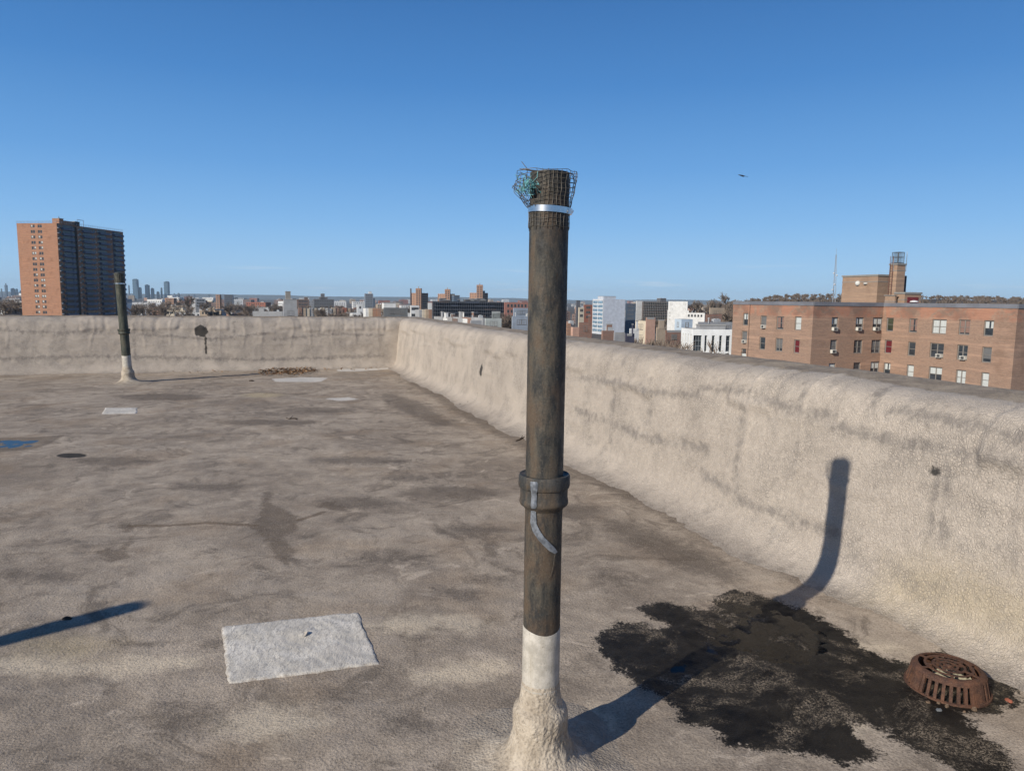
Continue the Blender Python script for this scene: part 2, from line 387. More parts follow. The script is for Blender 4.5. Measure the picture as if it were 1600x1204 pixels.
def leadm():
    t = NT('dull_lead'); n = t.noise(60, 4); col = t.mix(t.ss(n, .35, .65), (.12, .13, .145), (.24, .26, .29)); t.bsdf(col, .42, t.bump(n, .001, .6), .3, .4); return t.m
M_['lead'] = leadm()
M_['teal'] = plain('teal_scouring_fibre', (.16, .40, .42), .7, .5, 60)
def rustm():
    t = NT('rusty_cast_iron'); n = t.noise(22, 5, .7); g = t.noise(180, 3, .6)
    col = t.mix(t.ss(n, .35, .65), (.055, .028, .02), (.12, .055, .032)); col = t.mix(t.ss(g, .5, .65, 0, .5), col, (.16, .095, .06)); col = t.mix(t.ss(g, .45, .33, 0, .5), col, (.04, .022, .016))
    t.bsdf(col, .8, t.bump(g, .0015, .9), 0, .35); return t.m
M_['rust'] = rustm()
def waterm():
    t = NT('rain_water'); gl = t.n('ShaderNodeBsdfGlossy'); gl.inputs['Roughness'].default_value = .09; tr = t.n('ShaderNodeBsdfTransparent')
    tr.inputs['Color'].default_value = (.66, .63, .58, 1); fr = t.n('ShaderNodeFresnel'); fr.inputs['IOR'].default_value = 1.33
    n = t.noise(9, 3); b = t.bump(n, .0012, .7); t.l(b, gl.inputs['Normal']); t.l(b, fr.inputs['Normal'])
    mx = t.n('ShaderNodeMixShader'); t.l(fr.outputs[0], mx.inputs[0]); t.l(tr.outputs[0], mx.inputs[1]); t.l(gl.outputs[0], mx.inputs[2]); t.l(mx.outputs[0], t.out.inputs[0]); return t.m
M_['water'] = waterm()
def patchm():
    t = NT('pale_repair_fabric'); n = t.noise(6, 5, .65, dist=.8); w1 = t.noise(1, 3, .6, t.mp((70, 26, 1), rot=(0, 0, -.5)), dist=.5); g = t.noise(150, 3, .6)
    col = t.mix(t.ss(n, .35, .65), (.57, .525, .45), (.73, .68, .60)); col = t.mix(t.ss(w1, .5, .66, 0, .6), col, (.34, .315, .28)); col = t.mix(t.ss(g, .48, .36, 0, .5), col, (.26, .235, .2))
    ee = t.ss(t.math('ADD', t.at('f_edge'), t.math('MULTIPLY', t.math('SUBTRACT', t.noise(45, 4, .7), .5), .10)), .022, -.004); col = t.mix(t.math('MULTIPLY', ee, .8), col, (.36, .295, .225))
    mot = t.noise(3.5, 4, .6, t.mp((1, 1, 1), (4, 4, 0))); col = t.mix(t.ss(mot, .45, .65, 0, .45), col, (.44, .40, .345))
    t.bsdf(col, .75, t.bump(t.math('ADD', w1, t.math('MULTIPLY', g, .5)), .0035, .9), 0, .35); return t.m
M_['patch'] = patchm()
M_['leaf'] = plain('dead_leaves', (.23, .125, .06), .8, .5, 9)
M_['twig'] = plain('dark_twig', (.05, .035, .025), .9)
M_['clod'] = plain('dark_clod', (.03, .025, .02), .9, .3, 40)

# ------------------------------------------------------------------ fields drawn on the roof (roof coordinates s,t)
def PX(*pts): return [tuple(GS(*p)) for p in pts]
def ell(cx, cy, rx, ry, n=14, rot=0):
    return PX(*[(cx + rx * cos(a) * cos(rot) - ry * sin(a) * sin(rot), cy + rx * cos(a) * sin(rot) + ry * sin(a) * cos(rot)) for a in [2 * pi * k / n for k in range(n)]])
WET = PX((998, 946), (1031, 941), (1075, 948), (1108, 952), (1123, 926), (1145, 921), (1180, 926), (1224, 941), (1276, 961), (1320, 985), (1342, 1007), (1381, 1022),
         (1407, 1031), (1425, 1035), (1480, 1010), (1560, 1045), (1592, 1074), (1594, 1096), (1560, 1110), (1512, 1116), (1530, 1142), (1556, 1164), (1582, 1186), (1600, 1230), (1512, 1210), (1447, 1182), (1407, 1164),
         (1377, 1138), (1342, 1129), (1333, 1147), (1372, 1177), (1355, 1190), (1320, 1195), (1285, 1182), (1232, 1173), (1184, 1173), (1136, 1160), (1110, 1138), (1066, 1129),
         (1053, 1103), (1018, 1077), (987, 1064), (952, 1033), (935, 1016), (935, 989), (961, 974), (1000, 974), (1035, 983), (1044, 976), (1009, 963))
POOLS = [PX((1123, 935), (1160, 932), (1224, 950), (1285, 978), (1305, 1008), (1290, 1050), (1240, 1040), (1190, 1036), (1140, 1018), (1095, 1044), (1040, 1058), (1025, 1050), (1075, 1020), (1098, 975)),
         PX((1180, 1102), (1225, 1104), (1270, 1118), (1262, 1136), (1215, 1136), (1190, 1122)),
         PX((-60, 701), (-30, 690), (0, 686), (40, 684), (76, 685), (64, 690), (48, 698), (0, 701), (-60, 705))]
DRAIN = GS(1480, 1068)
PUD3 = PX((-60, 708), (-20, 686), (10, 683), (60, 682), (102, 679), (85, 689), (58, 701), (0, 706))
DAMP = [PX((412, 766), (424, 768), (420, 785), (445, 796), (470, 812), (462, 830), (440, 840), (462, 860), (447, 880), (430, 868), (408, 838), (390, 824), (405, 810)),
        PX((186, 822), (204, 818), (212, 826), (196, 832)), PX((148, 862), (172, 856), (182, 860), (206, 838), (212, 842), (196, 860), (206, 872), (172, 880)),
        PX((488, 790), (520, 782), (548, 800), (520, 796))]
DAMPL = [PX((205, 822), (260, 822), (320, 818), (400, 822)), PX((468, 812), (490, 806), (505, 800))]
LIGHT = [PX((575, 980), (610, 968), (660, 961), (720, 962), (765, 974), (735, 990), (690, 978), (640, 990)), PX((650, 1050), (700, 1038), (790, 1030), (800, 1046), (740, 1064), (660, 1066)),
         ell(60, 1040, 120, 12), ell(420, 1130, 90, 26), ell(1350, 1010, 60, 8), ell(1330, 1140, 30, 10), PX((120, 1040), (230, 1020), (330, 1024), (300, 1040), (180, 1052)), PX((860, 1120), (930, 1100), (960, 1130), (900, 1150))]
YEL = [PX((1380, 940), (1480, 960), (1600, 1010), (1600, 1040), (1500, 1000)), ell(410, 617, 30, 4), ell(100, 1010, 60, 12)]
DARK = [ell(715, 927, 34, 10), ell(300, 1125, 60, 20), ell(60, 900, 60, 10), ell(640, 748, 40, 5), ell(560, 785, 60, 9), ell(700, 770, 80, 12), ell(740, 830, 50, 10), ell(610, 870, 60, 9), ell(330, 760, 60, 6),
        ell(960, 905, 40, 9), ell(900, 800, 40, 14), ell(250, 620, 70, 5), ell(560, 720, 80, 6), ell(180, 720, 70, 6), ell(420, 660, 80, 4), ell(760, 905, 30, 8), ell(650, 1130, 50, 16), ell(500, 640, 60, 4),
        PX((612, 576), (650, 588), (760, 640), (900, 715), (1100, 812), (1280, 905), (1250, 915), (1080, 830), (880, 735), (730, 655), (640, 600)), ell(1050, 860, 120, 20, rot=.4), ell(650, 640, 60, 12, rot=.4)]
TAR = [ell(112, 712.5, 24, 3.6)]
WHITE = [PX((425, 592), (470, 589), (512, 590), (500, 596), (430, 597)), PX((526, 577), (560, 576), (611, 573), (613, 576), (560, 580), (528, 581)), PX((505, 622), (545, 620), (562, 624), (530, 626))]
def dmin(P, polys): 
    r = np.full(len(P), 9.0)
    for p in polys:
        c = np.array(p).mean(0); rad = np.abs(np.array(p) - c).max() + .7
        k = (np.abs(P - c) < rad).all(1)
        if k.any(): r[k] = np.minimum(r[k], sdf(P[k], p))
    return r
def lmin(P, lines, w):
    r = np.full(len(P), 9.0)
    for p in lines:
        c = np.array(p).mean(0); rad = np.abs(np.array(p) - c).max() + .7
        k = (np.abs(P - c) < rad).all(1)
        if k.any(): r[k] = np.minimum(r[k], sdl(P[k], p, w))
    return r
def floor_z(s, t):
    s = np.asarray(s, float).ravel(); t = np.asarray(t, float).ravel(); P = np.stack([s, t], 1)
    z = .010 * fbm(s * .7, t * .7, 3, 2) + .0045 * fbm(s * 2.3, t * 2.3, 5, 3) + .0016 * fbm(s * 9, t * 9, 9, 3) + .0010 * fbm(s * 31, t * 31, 12, 2)
    z += .006 * np.clip(fbm(s * 1.3 + 9, t * 3.1, 31, 3), 0, 1)
    pd = dmin(P, POOLS); m = sstep(.45, .05, pd)
    loc = .0042 * fbm(s * 6, t * 6, 41, 3) + .0034 * fbm(s * 22, t * 22, 43, 3)
    z = z * (1 - m) + m * loc - .0078 * sstep(.05, -.10, pd)
    r = np.hypot(s - DRAIN[0], t - DRAIN[1]); z -= .022 * np.exp(-(r / .26) ** 2)
    # the foam rises gently to the parapets
    return z
WL = -.0066
def lines(lo, hi, f0, f1, h0, g):
    """fine grid between f0 and f1, steps growing by g per metre outside"""
    a = list(np.arange(f0, f1, h0)); x = f1
    while x < hi: a.append(x); x += h0 + (x - f1) * g
    a.append(hi); x = f0 - h0; b = []
    while x > lo: b.append(x); x -= h0 + (f0 - x) * g
    b.append(lo); return np.array(b[::-1] + a)
gs = lines(-16, 3.15, -1.2, 3.12, .0135, .020); gt = lines(-5, 16.1, 1.3, 4.6, .0135, .016)
S, T = np.meshgrid(gs, gt, indexing='ij'); P = np.stack([S.ravel(), T.ravel()], 1)
Z = floor_z(P[:, 0], P[:, 1])
XY = P[:, :1] * V2 + P[:, 1:] * U2
me = mesh_np('roof_deck', np.column_stack([XY, Z]), grid_faces(len(gs), len(gt)), True)
attr(me, 'f_wet', dmin(P, [WET])); attr(me, 'f_light', dmin(P, LIGHT)); attr(me, 'f_yel', dmin(P, YEL)); attr(me, 'f_dark', dmin(P, DARK))
attr(me, 'f_damp', dmin(P, DAMP + [PUD3])); attr(me, 'f_line', lmin(P, DAMPL, .024)); attr(me, 'f_tar', dmin(P, TAR)); attr(me, 'f_white', np.minimum(dmin(P, WHITE), np.where((P[:, 0] < -2.0) & (P[:, 0] > -6), np.abs(P[:, 1] - 15.66) - .035, 9)))
me.materials.append(M_['floor'])
roof = link('roof', me); tag(roof, kind='structure')

# ------------------------------------------------------------------ parapets (one profile swept, mitred at the far corner)
PROF = [(-.40, -.010), (-.30, -.002), (-.20, .012), (-.12, .040), (-.06, .085), (-.025, .15), (-.005, .25), (.01, .40), (.03, .58), (.05, .74), (.07, .86), (.095, .955), (.135, 1.015), (.20, 1.048), (.32, 1.072), (.50, 1.092), (.60, 1.088), (.655, 1.05), (.67, .95), (.675, .6), (.675, -.3)]
def dense(prof, h):
    p = np.array(prof); L = np.r_[0, np.cumsum(np.hypot(*np.diff(p, axis=0).T))]
    k = [0.0]
    while k[-1] < L[-1] - h:
        k.append(k[-1] + (h if k[-1] < 1.62 else .06))
    # catmull-rom through the points
    q = np.array(k); i = np.clip(np.searchsorted(L, q, side='right') - 1, 0, len(p) - 2); u = ((q - L[i]) / (L[i + 1] - L[i]))[:, None]
    tn = np.gradient(p, L, axis=0); hh = (L[i + 1] - L[i])[:, None]
    pos = (2 * u**3 - 3 * u**2 + 1) * p[i] + (u**3 - 2 * u**2 + u) * hh * tn[i] + (-2 * u**3 + 3 * u**2) * p[i + 1] + (u**3 - u**2) * hh * tn[i + 1]
    d = np.gradient(pos, axis=0); nrm = np.column_stack([-d[:, 1], d[:, 0]]); nrm /= np.linalg.norm(nrm, axis=1)[:, None]
    return pos, nrm, q
def wall_disp(a, z, q, sd, rough):
    """how far the foam stands out of the ideal face"""
    top = sstep(.55, .75, z) * sstep(1.75, 1.5, q); face = sstep(.25, .5, q) * sstep(1.9, 1.6, q)
    d = .014 * fbm(a * 1.1, q * 1.6, sd, 2) * face + rough * .0065 * fbm(a * 4.2, q * 5, sd + 3, 3) * face
    d += rough * .0026 * fbm(a * 13 + q * 5, q * 15, sd + 5, 2) * face + rough * .0016 * fbm(a * 42, q * 42, sd + 6, 2) * sstep(.1, .4, q)
    # pads left by earlier repairs below the rim
    wob = a + .07 * pn(a * 2.2, q * 2.3, sd + 11); cell = np.floor(wob / .46); fr = wob / .46 - cell
    hv = (_hash(cell, cell * 0 + 3, sd) & 255) / 255.0; h2 = (_hash(cell, cell * 0 + 8, sd) & 255) / 255.0
    ew = .09 if sd < 200 else .16; edge = sstep(0, ew, fr) * sstep(1, 1 - ew, fr); low = .80 + .13 * (h2 - .5) + .03 * pn(a * 3, a * 0, sd + 21)
    d += (.021 if sd < 200 else .013) * hv * edge * sstep(low - .035, low + .025, z) * sstep(1.62, 1.42, q)
    d += .013 * np.exp(-((z - low - .03) / .045) ** 2) * (hv > .35) * edge * (q < 1.5)
    # upright folds
    d += .008 * np.exp(-((fr - .5 * h2 - .2) / .05) ** 2) * sstep(.35, .6, z) * (q < 1.55) * (hv > .3)
    # sagging long laps lower on the face
    for k, zz in enumerate((.30, .52, .66)):
        l = zz + .05 * pn(a * .9, a * 0 + k, sd + 40 + k); d += .007 * sstep(-.3, .5, pn(a * .8, a * 0 + k * 3, sd + 50)) * np.exp(-((z - l) / .03) ** 2) * (q < 1.5)
    return d
pos, nrm, q = dense(PROF, .017)
def cap_field(q, a, sd): return (1.50 + .045 * pn(a * 1.7, a * 0, sd)) - q
CORN_S, CORN_T = 2.96, 15.93       # face lines of the two parapets
def s_shift(t): return .13 * sstep(4.2, 1.8, t) * 0 + .0 * t
def build_wall(name, right, grid, sd, rough, label):
    A, I = np.meshgrid(grid, np.arange(len(q)), indexing='ij'); a = A.ravel(); i = I.ravel()
    off = pos[i, 0]; z = pos[i, 1]; qq = q[i]
    if right:   # a = t; ends at the mitre
        end = CORN_T + off; start = grid[0]; tt = start + (a - start) * (end - start) / (grid[-1] - start)
        cd_ = end - tt
        foot = np.clip(-off / .4, 0, 1) * (.02 * fbm(tt * .8, tt * 0, 77, 2) + .15 * sstep(3.9, 2.0, tt))
        s = CORN_S + off + foot + .03 * sstep(9, 3, tt); 
    else:
        end = CORN_S + off; start = grid[0]; ss_ = start + (a - start) * (end - start) / (grid[-1] - start); cd_ = end - ss_
        s = ss_; tt = CORN_T + off + np.clip(-off / .4, 0, 1) * .02 * fbm(ss_ * .8, ss_ * 0, 78, 2)
    al = tt if right else s
    d = wall_disp(al, z, qq, sd, rough) * sstep(.0, .22, cd_)
    if right: s = s - np.abs(nrm[i, 0]) * d * 1 * np.sign(-nrm[i, 0] + 1e-9) * 1
    else: tt = tt - np.abs(nrm[i, 0]) * d * np.sign(-nrm[i, 0] + 1e-9)
    z = z + np.abs(nrm[i, 1]) * d * (qq > .9)
    z = np.where(qq < .12, z - (.12 - qq) * .10, z)
    xy = s[:, None] * V2 + tt[:, None] * U2
    f = grid_faces(len(grid), len(q)); f = f if right else f
    me = mesh_np(name, np.column_stack([xy, z]), f if not right else f[:, ::-1], True)
    Q = np.stack([al, z], 1); face = qq < 1.5
    if right:
        P0 = W2(2.99, 0)
        def WX(*pts): return [on_face(px, py, P0, U2) for px, py in pts]
        tar = [WX((752, 562), (756, 575), (755, 590), (751, 583), (751, 572)), WX((1444, 734), (1458, 732), (1459, 742), (1452, 745), (1446, 743))]
        cr = [WX((752, 545), (753, 590), (753, 606), (748, 622), (741, 634))]
        stk = [WX((1235, 600), (1236, 640)), WX((1455, 745), (1453, 830)), WX((1470, 745), (1470, 850)), WX((1150, 620), (1150, 740)), WX((955, 600), (956, 690)), WX((1010, 600), (1012, 660)), WX((1340, 610), (1342, 650))]
        laps = [WX((900, 590), (960, 598), (1010, 612), (1080, 618)), WX((1080, 605), (1150, 612), (1230, 640), (1290, 650)), WX((1290, 665), (1380, 690), (1460, 700), (1600, 735)), WX((1370, 640), (1480, 660), (1600, 690)),
                WX((1100, 740), (1180, 790), (1300, 830)), WX((900, 640), (1000, 680), (1100, 700))]
        damp = [WX((740, 630), (748, 624), (742, 640), (732, 648))]
    else:
        P0 = W2(0, 15.94)
        def WX(*pts):
            r = []
            for px, py in pts:
                a_, z_ = on_face(px, py, P0, V2); r.append((a_, z_))
            return r
        tar = [WX((303, 511), (312, 508), (322, 511), (325, 519), (320, 527), (311, 526), (304, 522))]
        cr = [WX((321, 526), (322, 552))]
        stk = [WX((208, 505), (212, 560)), WX((365, 500), (367, 530)), WX((100, 500), (98, 530)), WX((530, 505), (532, 540))]
        laps = [WX((0, 515), (80, 520), (160, 518)), WX((220, 522), (330, 530), (420, 520)), WX((430, 530), (520, 522), (600, 524)), WX((0, 560), (180, 556), (400, 562), (600, 556))]
    def wf(polys): 
        r = np.full(len(Q), 9.0)
        for p in polys:
            c = np.array(p).mean(0); rad = np.abs(np.array(p) - c).max() + .3; k = (np.abs(Q - c) < rad).all(1) & face
            if k.any(): r[k] = sdf(Q[k], p) if len(p) > 2 else r[k]
            r = r
        return r
    ft = np.full(len(Q), 9.0)
    for p in tar:
        k = face & (qq > .1); ft[k] = np.minimum(ft[k], sdf(Q[k], p))
    for p in cr: k = face & (qq > .1); ft[k] = np.minimum(ft[k], sdl(Q[k], p, .0045 if right else .018))
    fs = np.full(len(Q), 9.0)
    for p in stk: fs[face] = np.minimum(fs[face], sdl(Q[face], p, .012))
    for p in laps: fs[face] = np.minimum(fs[face], sdl(Q[face], p, .018))
    attr(me, 'f_tar', ft); attr(me, 'f_streak', fs); attr(me, 'f_cap', cap_field(qq, al, sd))
    for nme in ('f_white', 'f_damp', 'f_line'): attr(me, nme, np.full(len(Q), 9.0))
    attr(me, 'f_light', np.abs(qq - 1.47) - .02 if not right else np.full(len(Q), 9.0))
    PF = np.stack([s, tt], 1)
    k = (qq < 1.0) & right; fy = np.full(len(Q), 9.0)
    if right: fy[k] = sdf(Q[k], [(on_face(px, py, W2(2.85, 0), U2)) for px, py in ((1340, 940), (1370, 895), (1420, 885), (1500, 905), (1620, 960), (1640, 1040), (1560, 1010), (1440, 975))])
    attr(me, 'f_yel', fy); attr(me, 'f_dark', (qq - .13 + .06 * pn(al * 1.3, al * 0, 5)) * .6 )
    me.materials.append(M_['wall']); o = link(name, me); return tag(o, label, 'parapet wall')
build_wall('parapet', True, lines(-4, 16.6, 1.9, 4.2, .0135, .018), 101, .32, 'long pale beige foam-coated parapet on the right, carrying the shadow of the vent pipe')
build_wall('parapet', False, lines(-16, 3.65, -6, 3.3, .022, .05), 202, 1.0, 'far grey-beige parapet across the left of the roof, with a round black tar spot')
# brick body of the house we stand on, under the roof
own = MB()
def SB(mb, s0, s1, t0, t1, z0, z1, mi=0):
    a = W2(s0, t0); mb.obox((a[0], a[1], z0), (*(V2 * (s1 - s0)), 0), (*(U2 * (t1 - t0)), 0), (0, 0, z1 - z0), mi)
SB(own, -17, 3.62, -8, 16.58, -22, -.25)
M_['own'] = brick_mat('own_brick', (.30, .17, .11))
tag(own.build('brick_building', M_['own']), 'brick house under the foam-coated roof in the foreground', 'building')

# ------------------------------------------------------------------ standing water
def sheet(name, poly, z, mat, label, cat, grow=.05):
    c = np.array(poly).mean(0); pts = np.array(poly) + (np.array(poly) - c) / np.linalg.norm(np.array(poly) - c, axis=1)[:, None] * grow
    bm = bmesh.new(); vs = [bm.verts.new((*W2(*p), z)) for p in pts]; f = bm.faces.new(vs)
    if f.calc_area() and f.normal.z < 0: f.normal_flip()
    bm.normal_update()
    if f.normal.z < 0: f.normal_flip()
    me = bpy.data.meshes.new(name); bm.to_mesh(me); bm.free(); me.materials.append(mat); return tag(link(name, me), kind='structure')
sheet('puddle', POOLS[0], WL, M_['water'], '', '')
sheet('puddle', POOLS[1], WL - .001, M_['water'], '', '')
sheet('puddle', POOLS[2], WL, M_['water'], '', '')

# ------------------------------------------------------------------ repair patches of pale fabric
def patch(corners, label, flap=None, n=70, m=40):
    c = [np.array(x) for x in PX(*corners)]
    u = np.linspace(0, 1, n); v = np.linspace(0, 1, m); U, Vv = np.meshgrid(u, v, indexing='ij'); U = U.ravel(); Vv = Vv.ravel()
    Q = (1 - U)[:, None] * (1 - Vv)[:, None] * c[0] + U[:, None] * (1 - Vv)[:, None] * c[1] + U[:, None] * Vv[:, None] * c[2] + (1 - U)[:, None] * Vv[:, None] * c[3]
    ed = np.minimum.reduce([U, 1 - U, Vv * .6, (1 - Vv) * .6]); j = sstep(.03, 0, ed)
    Q = Q + (j * .005)[:, None] * np.stack([pn(Q[:, 0] * 26, Q[:, 1] * 26, 3), pn(Q[:, 0] * 26 + 50, Q[:, 1] * 26, 4)], 1) + .012 * np.stack([fbm(Q[:, 0] * 4, Q[:, 1] * 4, 8, 2), fbm(Q[:, 0] * 4 + 9, Q[:, 1] * 4, 8, 2)], 1) * (j[:, None] * .5 + .5)
    z = floor_z(Q[:, 0], Q[:, 1]) + .0045 + .0012 * fbm(Q[:, 0] * 30 + Q[:, 1] * 14, Q[:, 1] * 8, 6, 2) - .0085 * sstep(.018, 0, ed)
    if flap is not None:
        fc = GS(*flap); dx = Q[:, 0] - fc[0]; dy = Q[:, 1] - fc[1]; r = np.hypot(dx, dy)
        z += .008 * np.exp(-(r / .035) ** 2) + .0015 * np.exp(-(r / .12) ** 2) * np.cos(r * 130)
    me = mesh_np('patch', np.column_stack([Q[:, :1] * V2 + Q[:, 1:] * U2, z]), grid_faces(n, m)[:, ::-1], True); me.materials.append(M_['patch'])
    attr(me, 'f_edge', ed)
    o = link('repair_patch', me); return tag(o, label, 'patch')
pt1 = patch([(347, 977), (560, 956), (596, 1040), (357, 1069)], 'big whitish rectangular repair patch stuck on the roof in front', (474, 994))
pt2 = patch([(163, 638), (216, 637), (214, 646), (157, 647)], 'small whitish repair patch on the roof near the far vent pipe', None, 30, 20)
# the torn, curled nick in the big patch
fc = GS(475, 995); mb = MB(); base = float(floor_z([fc[0]], [fc[1]])[0]) + .010
pts = []
for k in range(9):
    a = -1.2 + 2.4 * k / 8; pts.append((fc[0] + .020 * cos(a) - .005, fc[1] + .022 * sin(a)))
for k in range(8):
    (s0, t0), (s1, t1) = pts[k], pts[k + 1]; h0 = .012 * sin(pi * k / 8); h1 = .012 * sin(pi * (k + 1) / 8)
    a0 = W2(s0, t0); a1 = W2(s1, t1); b0 = W2(s0 - .012, t0); b1 = W2(s1 - .012, t1)
    mb.quad((*a0, base + h0), (*a1, base + h1), (*b1, base + .001), (*b0, base + .001))
o = mb.build('curled_tear', M_['patch'], pt1, True)

# ------------------------------------------------------------------ vent pipes
def pipe_zc(py, yy=2.2): return float(AT(850, py, yy)[2])
def vent(loc, lean, label, group, kind):
    sc_ = {'near': 1.0, 'far': 1.22, 'off': 1.1}[kind]; R0 = .0585 * sc_; H = 1.872
    root = empty('vent_pipe', (loc[0], loc[1], loc[2]), label, 'vent pipe', group)
    root.rotation_euler = lean
    pm = M_['pipe'] if kind != 'far' else M_['pipe_green']
    n = 96 if kind == 'near' else 32
    # pipe wall, with the round hole in its side near the top
    zs = list(np.linspace(.42, 1.70, 60 if kind == 'near' else 8)) + (list(np.arange(1.704, H, .0035)) if kind == 'near' else [1.78]) + [H]
    th = np.linspace(0, 2 * pi, n, endpoint=False)
    hth = radians(-90 - 50); hz = 1.818; hr = .0235
    verts = []
    for z in zs:
        for a in th:
            da = (a - hth + pi) % (2 * pi) - pi; x = da * R0; y = z - hz; r = hypot(x, y)
            if kind == 'near' and r > hr - .0035 and r < hr + .0012:   # snap to the rim
                x *= hr / r; y *= hr / r; aa = hth + x / R0; zz = hz + y
            else: aa = a; zz = z
            rr = R0 * (1 + .006 * float(pn(aa * 3 + 5, zz * 9, 4))); verts.append((rr * cos(aa), rr * sin(aa), zz))
    faces = []
    for i in range(len(zs) - 1):
        for k in range(n):
            a = th[k] + pi / n; da = (a - hth + pi) % (2 * pi) - pi; r = hypot(da * R0, (zs[i] + zs[i + 1]) / 2 - hz)
            if kind == 'near' and r < hr - .001: continue
            faces.append((i * n + k, i * n + (k + 1) % n, (i + 1) * n + (k + 1) % n, (i + 1) * n + k))
    mb = MB(); mb.add(verts, faces); mb.lathe([(R0, H), (R0 * .99, H + .003), (R0 * .88, H + .003), (R0 * .86, H - .01), (R0 * .86, H - .4)], n, mi=1)
    mb.build('pipe_shaft', [pm, M_['hub'] if kind == 'near' else pm], root, True, True)
    z1, z2 = (pipe_zc(748, 2.13), pipe_zc(797, 2.14)) if kind == 'near' else (.93, .84)
    dz = z1 - z2
    mb = MB(); k_ = sc_
    mb.lathe([(R0 * .98, z1 - dz * .02), (.070 * k_, z1 - dz * .03), (.0765 * k_, z1), (.0800 * k_, z1 - dz * .06), (.0803 * k_, z1 - dz * .34), (.0785 * k_, z1 - dz * .40), (.0745 * k_, z1 - dz * .43), (.0738 * k_, z1 - dz * .72), (.0758 * k_, z1 - dz * .80), (.0765 * k_, z1 - dz * .88), (.0735 * k_, z1 - dz * .95), (.064 * k_, z1 - dz * 1.02), (R0, z1 - dz * 1.12)], 64, fn=lambda r, z, a: r * (1 + .006 * sin(a * 3 + z * 40)))
    mb.build('coupling', M_['hub'] if kind == 'near' else pm, root, True, True)
    # white painted collar and the foam boot
    zp = .468
    mb = MB(); mb.lathe([(R0, zp + .002), (R0 + .0012, zp), (R0 + .0014, .4), (R0 + .0016, .285), (R0 + .0034, .278), (R0 + .0036, .270), (R0 + .0015, .263), (R0 + .002, .2)], 64,
                        fn=lambda r, z, a: r)
    vv = mb.v; mb.v = [(x, y, z + (.006 * sin(2 * atan2(y, x) + 1) if z > zp - .002 else 0)) for x, y, z in vv]
    mb.build('white_paint_collar', M_['paint'], root, True)
    prof = [(R0 + .0005, .30), (R0 + .0025, .285), (R0 + .006, .25), (R0 + .011, .222), (R0 + .014, .213), (R0 + .026, .204), (R0 + .032, .186), (R0 + .031, .15), (R0 + .031, .12), (R0 + .038, .09), (R0 + .052, .06), (R0 + .08, .036), (R0 + .13, .018), (R0 + .20, .006), (R0 + .30, -.006), (R0 + .36, -.02)]
    P2 = np.array(prof); L = np.r_[0, np.cumsum(np.hypot(*np.diff(P2, axis=0).T))]; qq = np.linspace(0, L[-1], 90 if kind == 'near' else 24)
    rr = np.interp(qq, L, P2[:, 0]); zz = np.interp(qq, L, P2[:, 1]); nn = 160 if kind == 'near' else 40
    A = np.linspace(0, 2 * pi, nn, endpoint=False); vs = []
    ca, sa = np.cos(A), np.sin(A)
    for r, z, u in zip(rr, zz, qq):
        d = .0042 * fbm(ca * 1.4 + 4, sa * 1.4 + u * 7, 61, 3) * min(1, max(0, (.215 - z) / .04)) + .0022 * fbm(ca * 9 + u * 40, sa * 9 - u * 41, 63, 2) * min(1, max(.15, (.21 - z) / .04))
        if z < .04: d = d + .035 * fbm(ca * 1.3, sa * 1.3 + 7, 71, 2) * min(1, (.04 - z) / .03)
        for k in range(nn): vs.append(((r + d[k]) * ca[k], (r + d[k]) * sa[k], z + (.004 * d[k] if z > .05 else 0)))
    f = [(i * nn + k, i * nn + (k + 1) % nn, (i + 1) * nn + (k + 1) % nn, (i + 1) * nn + k) for i in range(len(qq) - 1) for k in range(nn)]
    mb = MB(); mb.add(vs, [x[::-1] for x in f]); mb.build('foam_boot', M_['boot'], root, True)
    # wire guard and steel band
    def Rg(a, z):
        if kind != 'near': return R0 + .002 + .003 * sin(5 * a + z * 60)
        f = min(1, max(0, (z - 1.772) / .085)); left = max(0, cos(a - radians(186))) ** 1.6; right = max(0, cos(a - radians(2))) ** 2; back = max(0, sin(a))
        b = left * .041 * min(1, f * 1.5) ** .8 * (1 - .35 * max(0, f - .8)) + right * .019 * f ** .7 + back * .012 * f
        return R0 + .0022 + b + (.0012 + .003 * f) * float(pn(a * 3.2 + 1, z * 42, 8))
    nv, nr = (30, 14) if kind == 'near' else (16, 6); zb, zt = (1.716, 1.877) if kind == 'near' else (1.70, 1.88)
    mb = MB(); wr = .00085 if kind == 'near' else .0022
    for k in range(nv):
        a = 2 * pi * k / nv; pts = []; torn = kind == 'near' and abs(((a - radians(205) + pi) % (2 * pi)) - pi) < .5
        for i in range(29):
            z = zb + (zt - zb) * i / 28 - (.008 if k % 3 else 0) * (i == 0)
            aa = a + (.05 * pn(a * 2, z * 30, 15) if kind == 'near' else 0); r = Rg(float(aa), z)
            if torn and z > 1.80: z = 1.80 + (z - 1.80) * .6; r += .012 * (z - 1.8) / .08
            pts.append((r * cos(aa), r * sin(aa), z + .004 * float(pn(a * 4, 2.2, 9))))
        mb.tube(pts, wr, 5)
    for j in range(nr):
        z = zb + (zt - zb) * j / (nr - 1); pts = []
        for i in range(91):
            a = 2 * pi * i / 90; zz_ = z + (.0045 * float(pn(cos(a) * 2 + 3, sin(a) * 2 + j * .35, 14)) if kind == 'near' else 0); r = Rg(a, zz_) - .0008
            if kind == 'near' and abs(((a - radians(214) + pi) % (2 * pi)) - pi) < .42 and 1.80 < z < 1.85: 
                if len(pts) > 2: mb.tube(pts, wr, 5)
                pts = []; continue
            pts.append((r * cos(a), r * sin(a), zz_))
        if len(pts) > 2: mb.tube(pts, wr, 5)
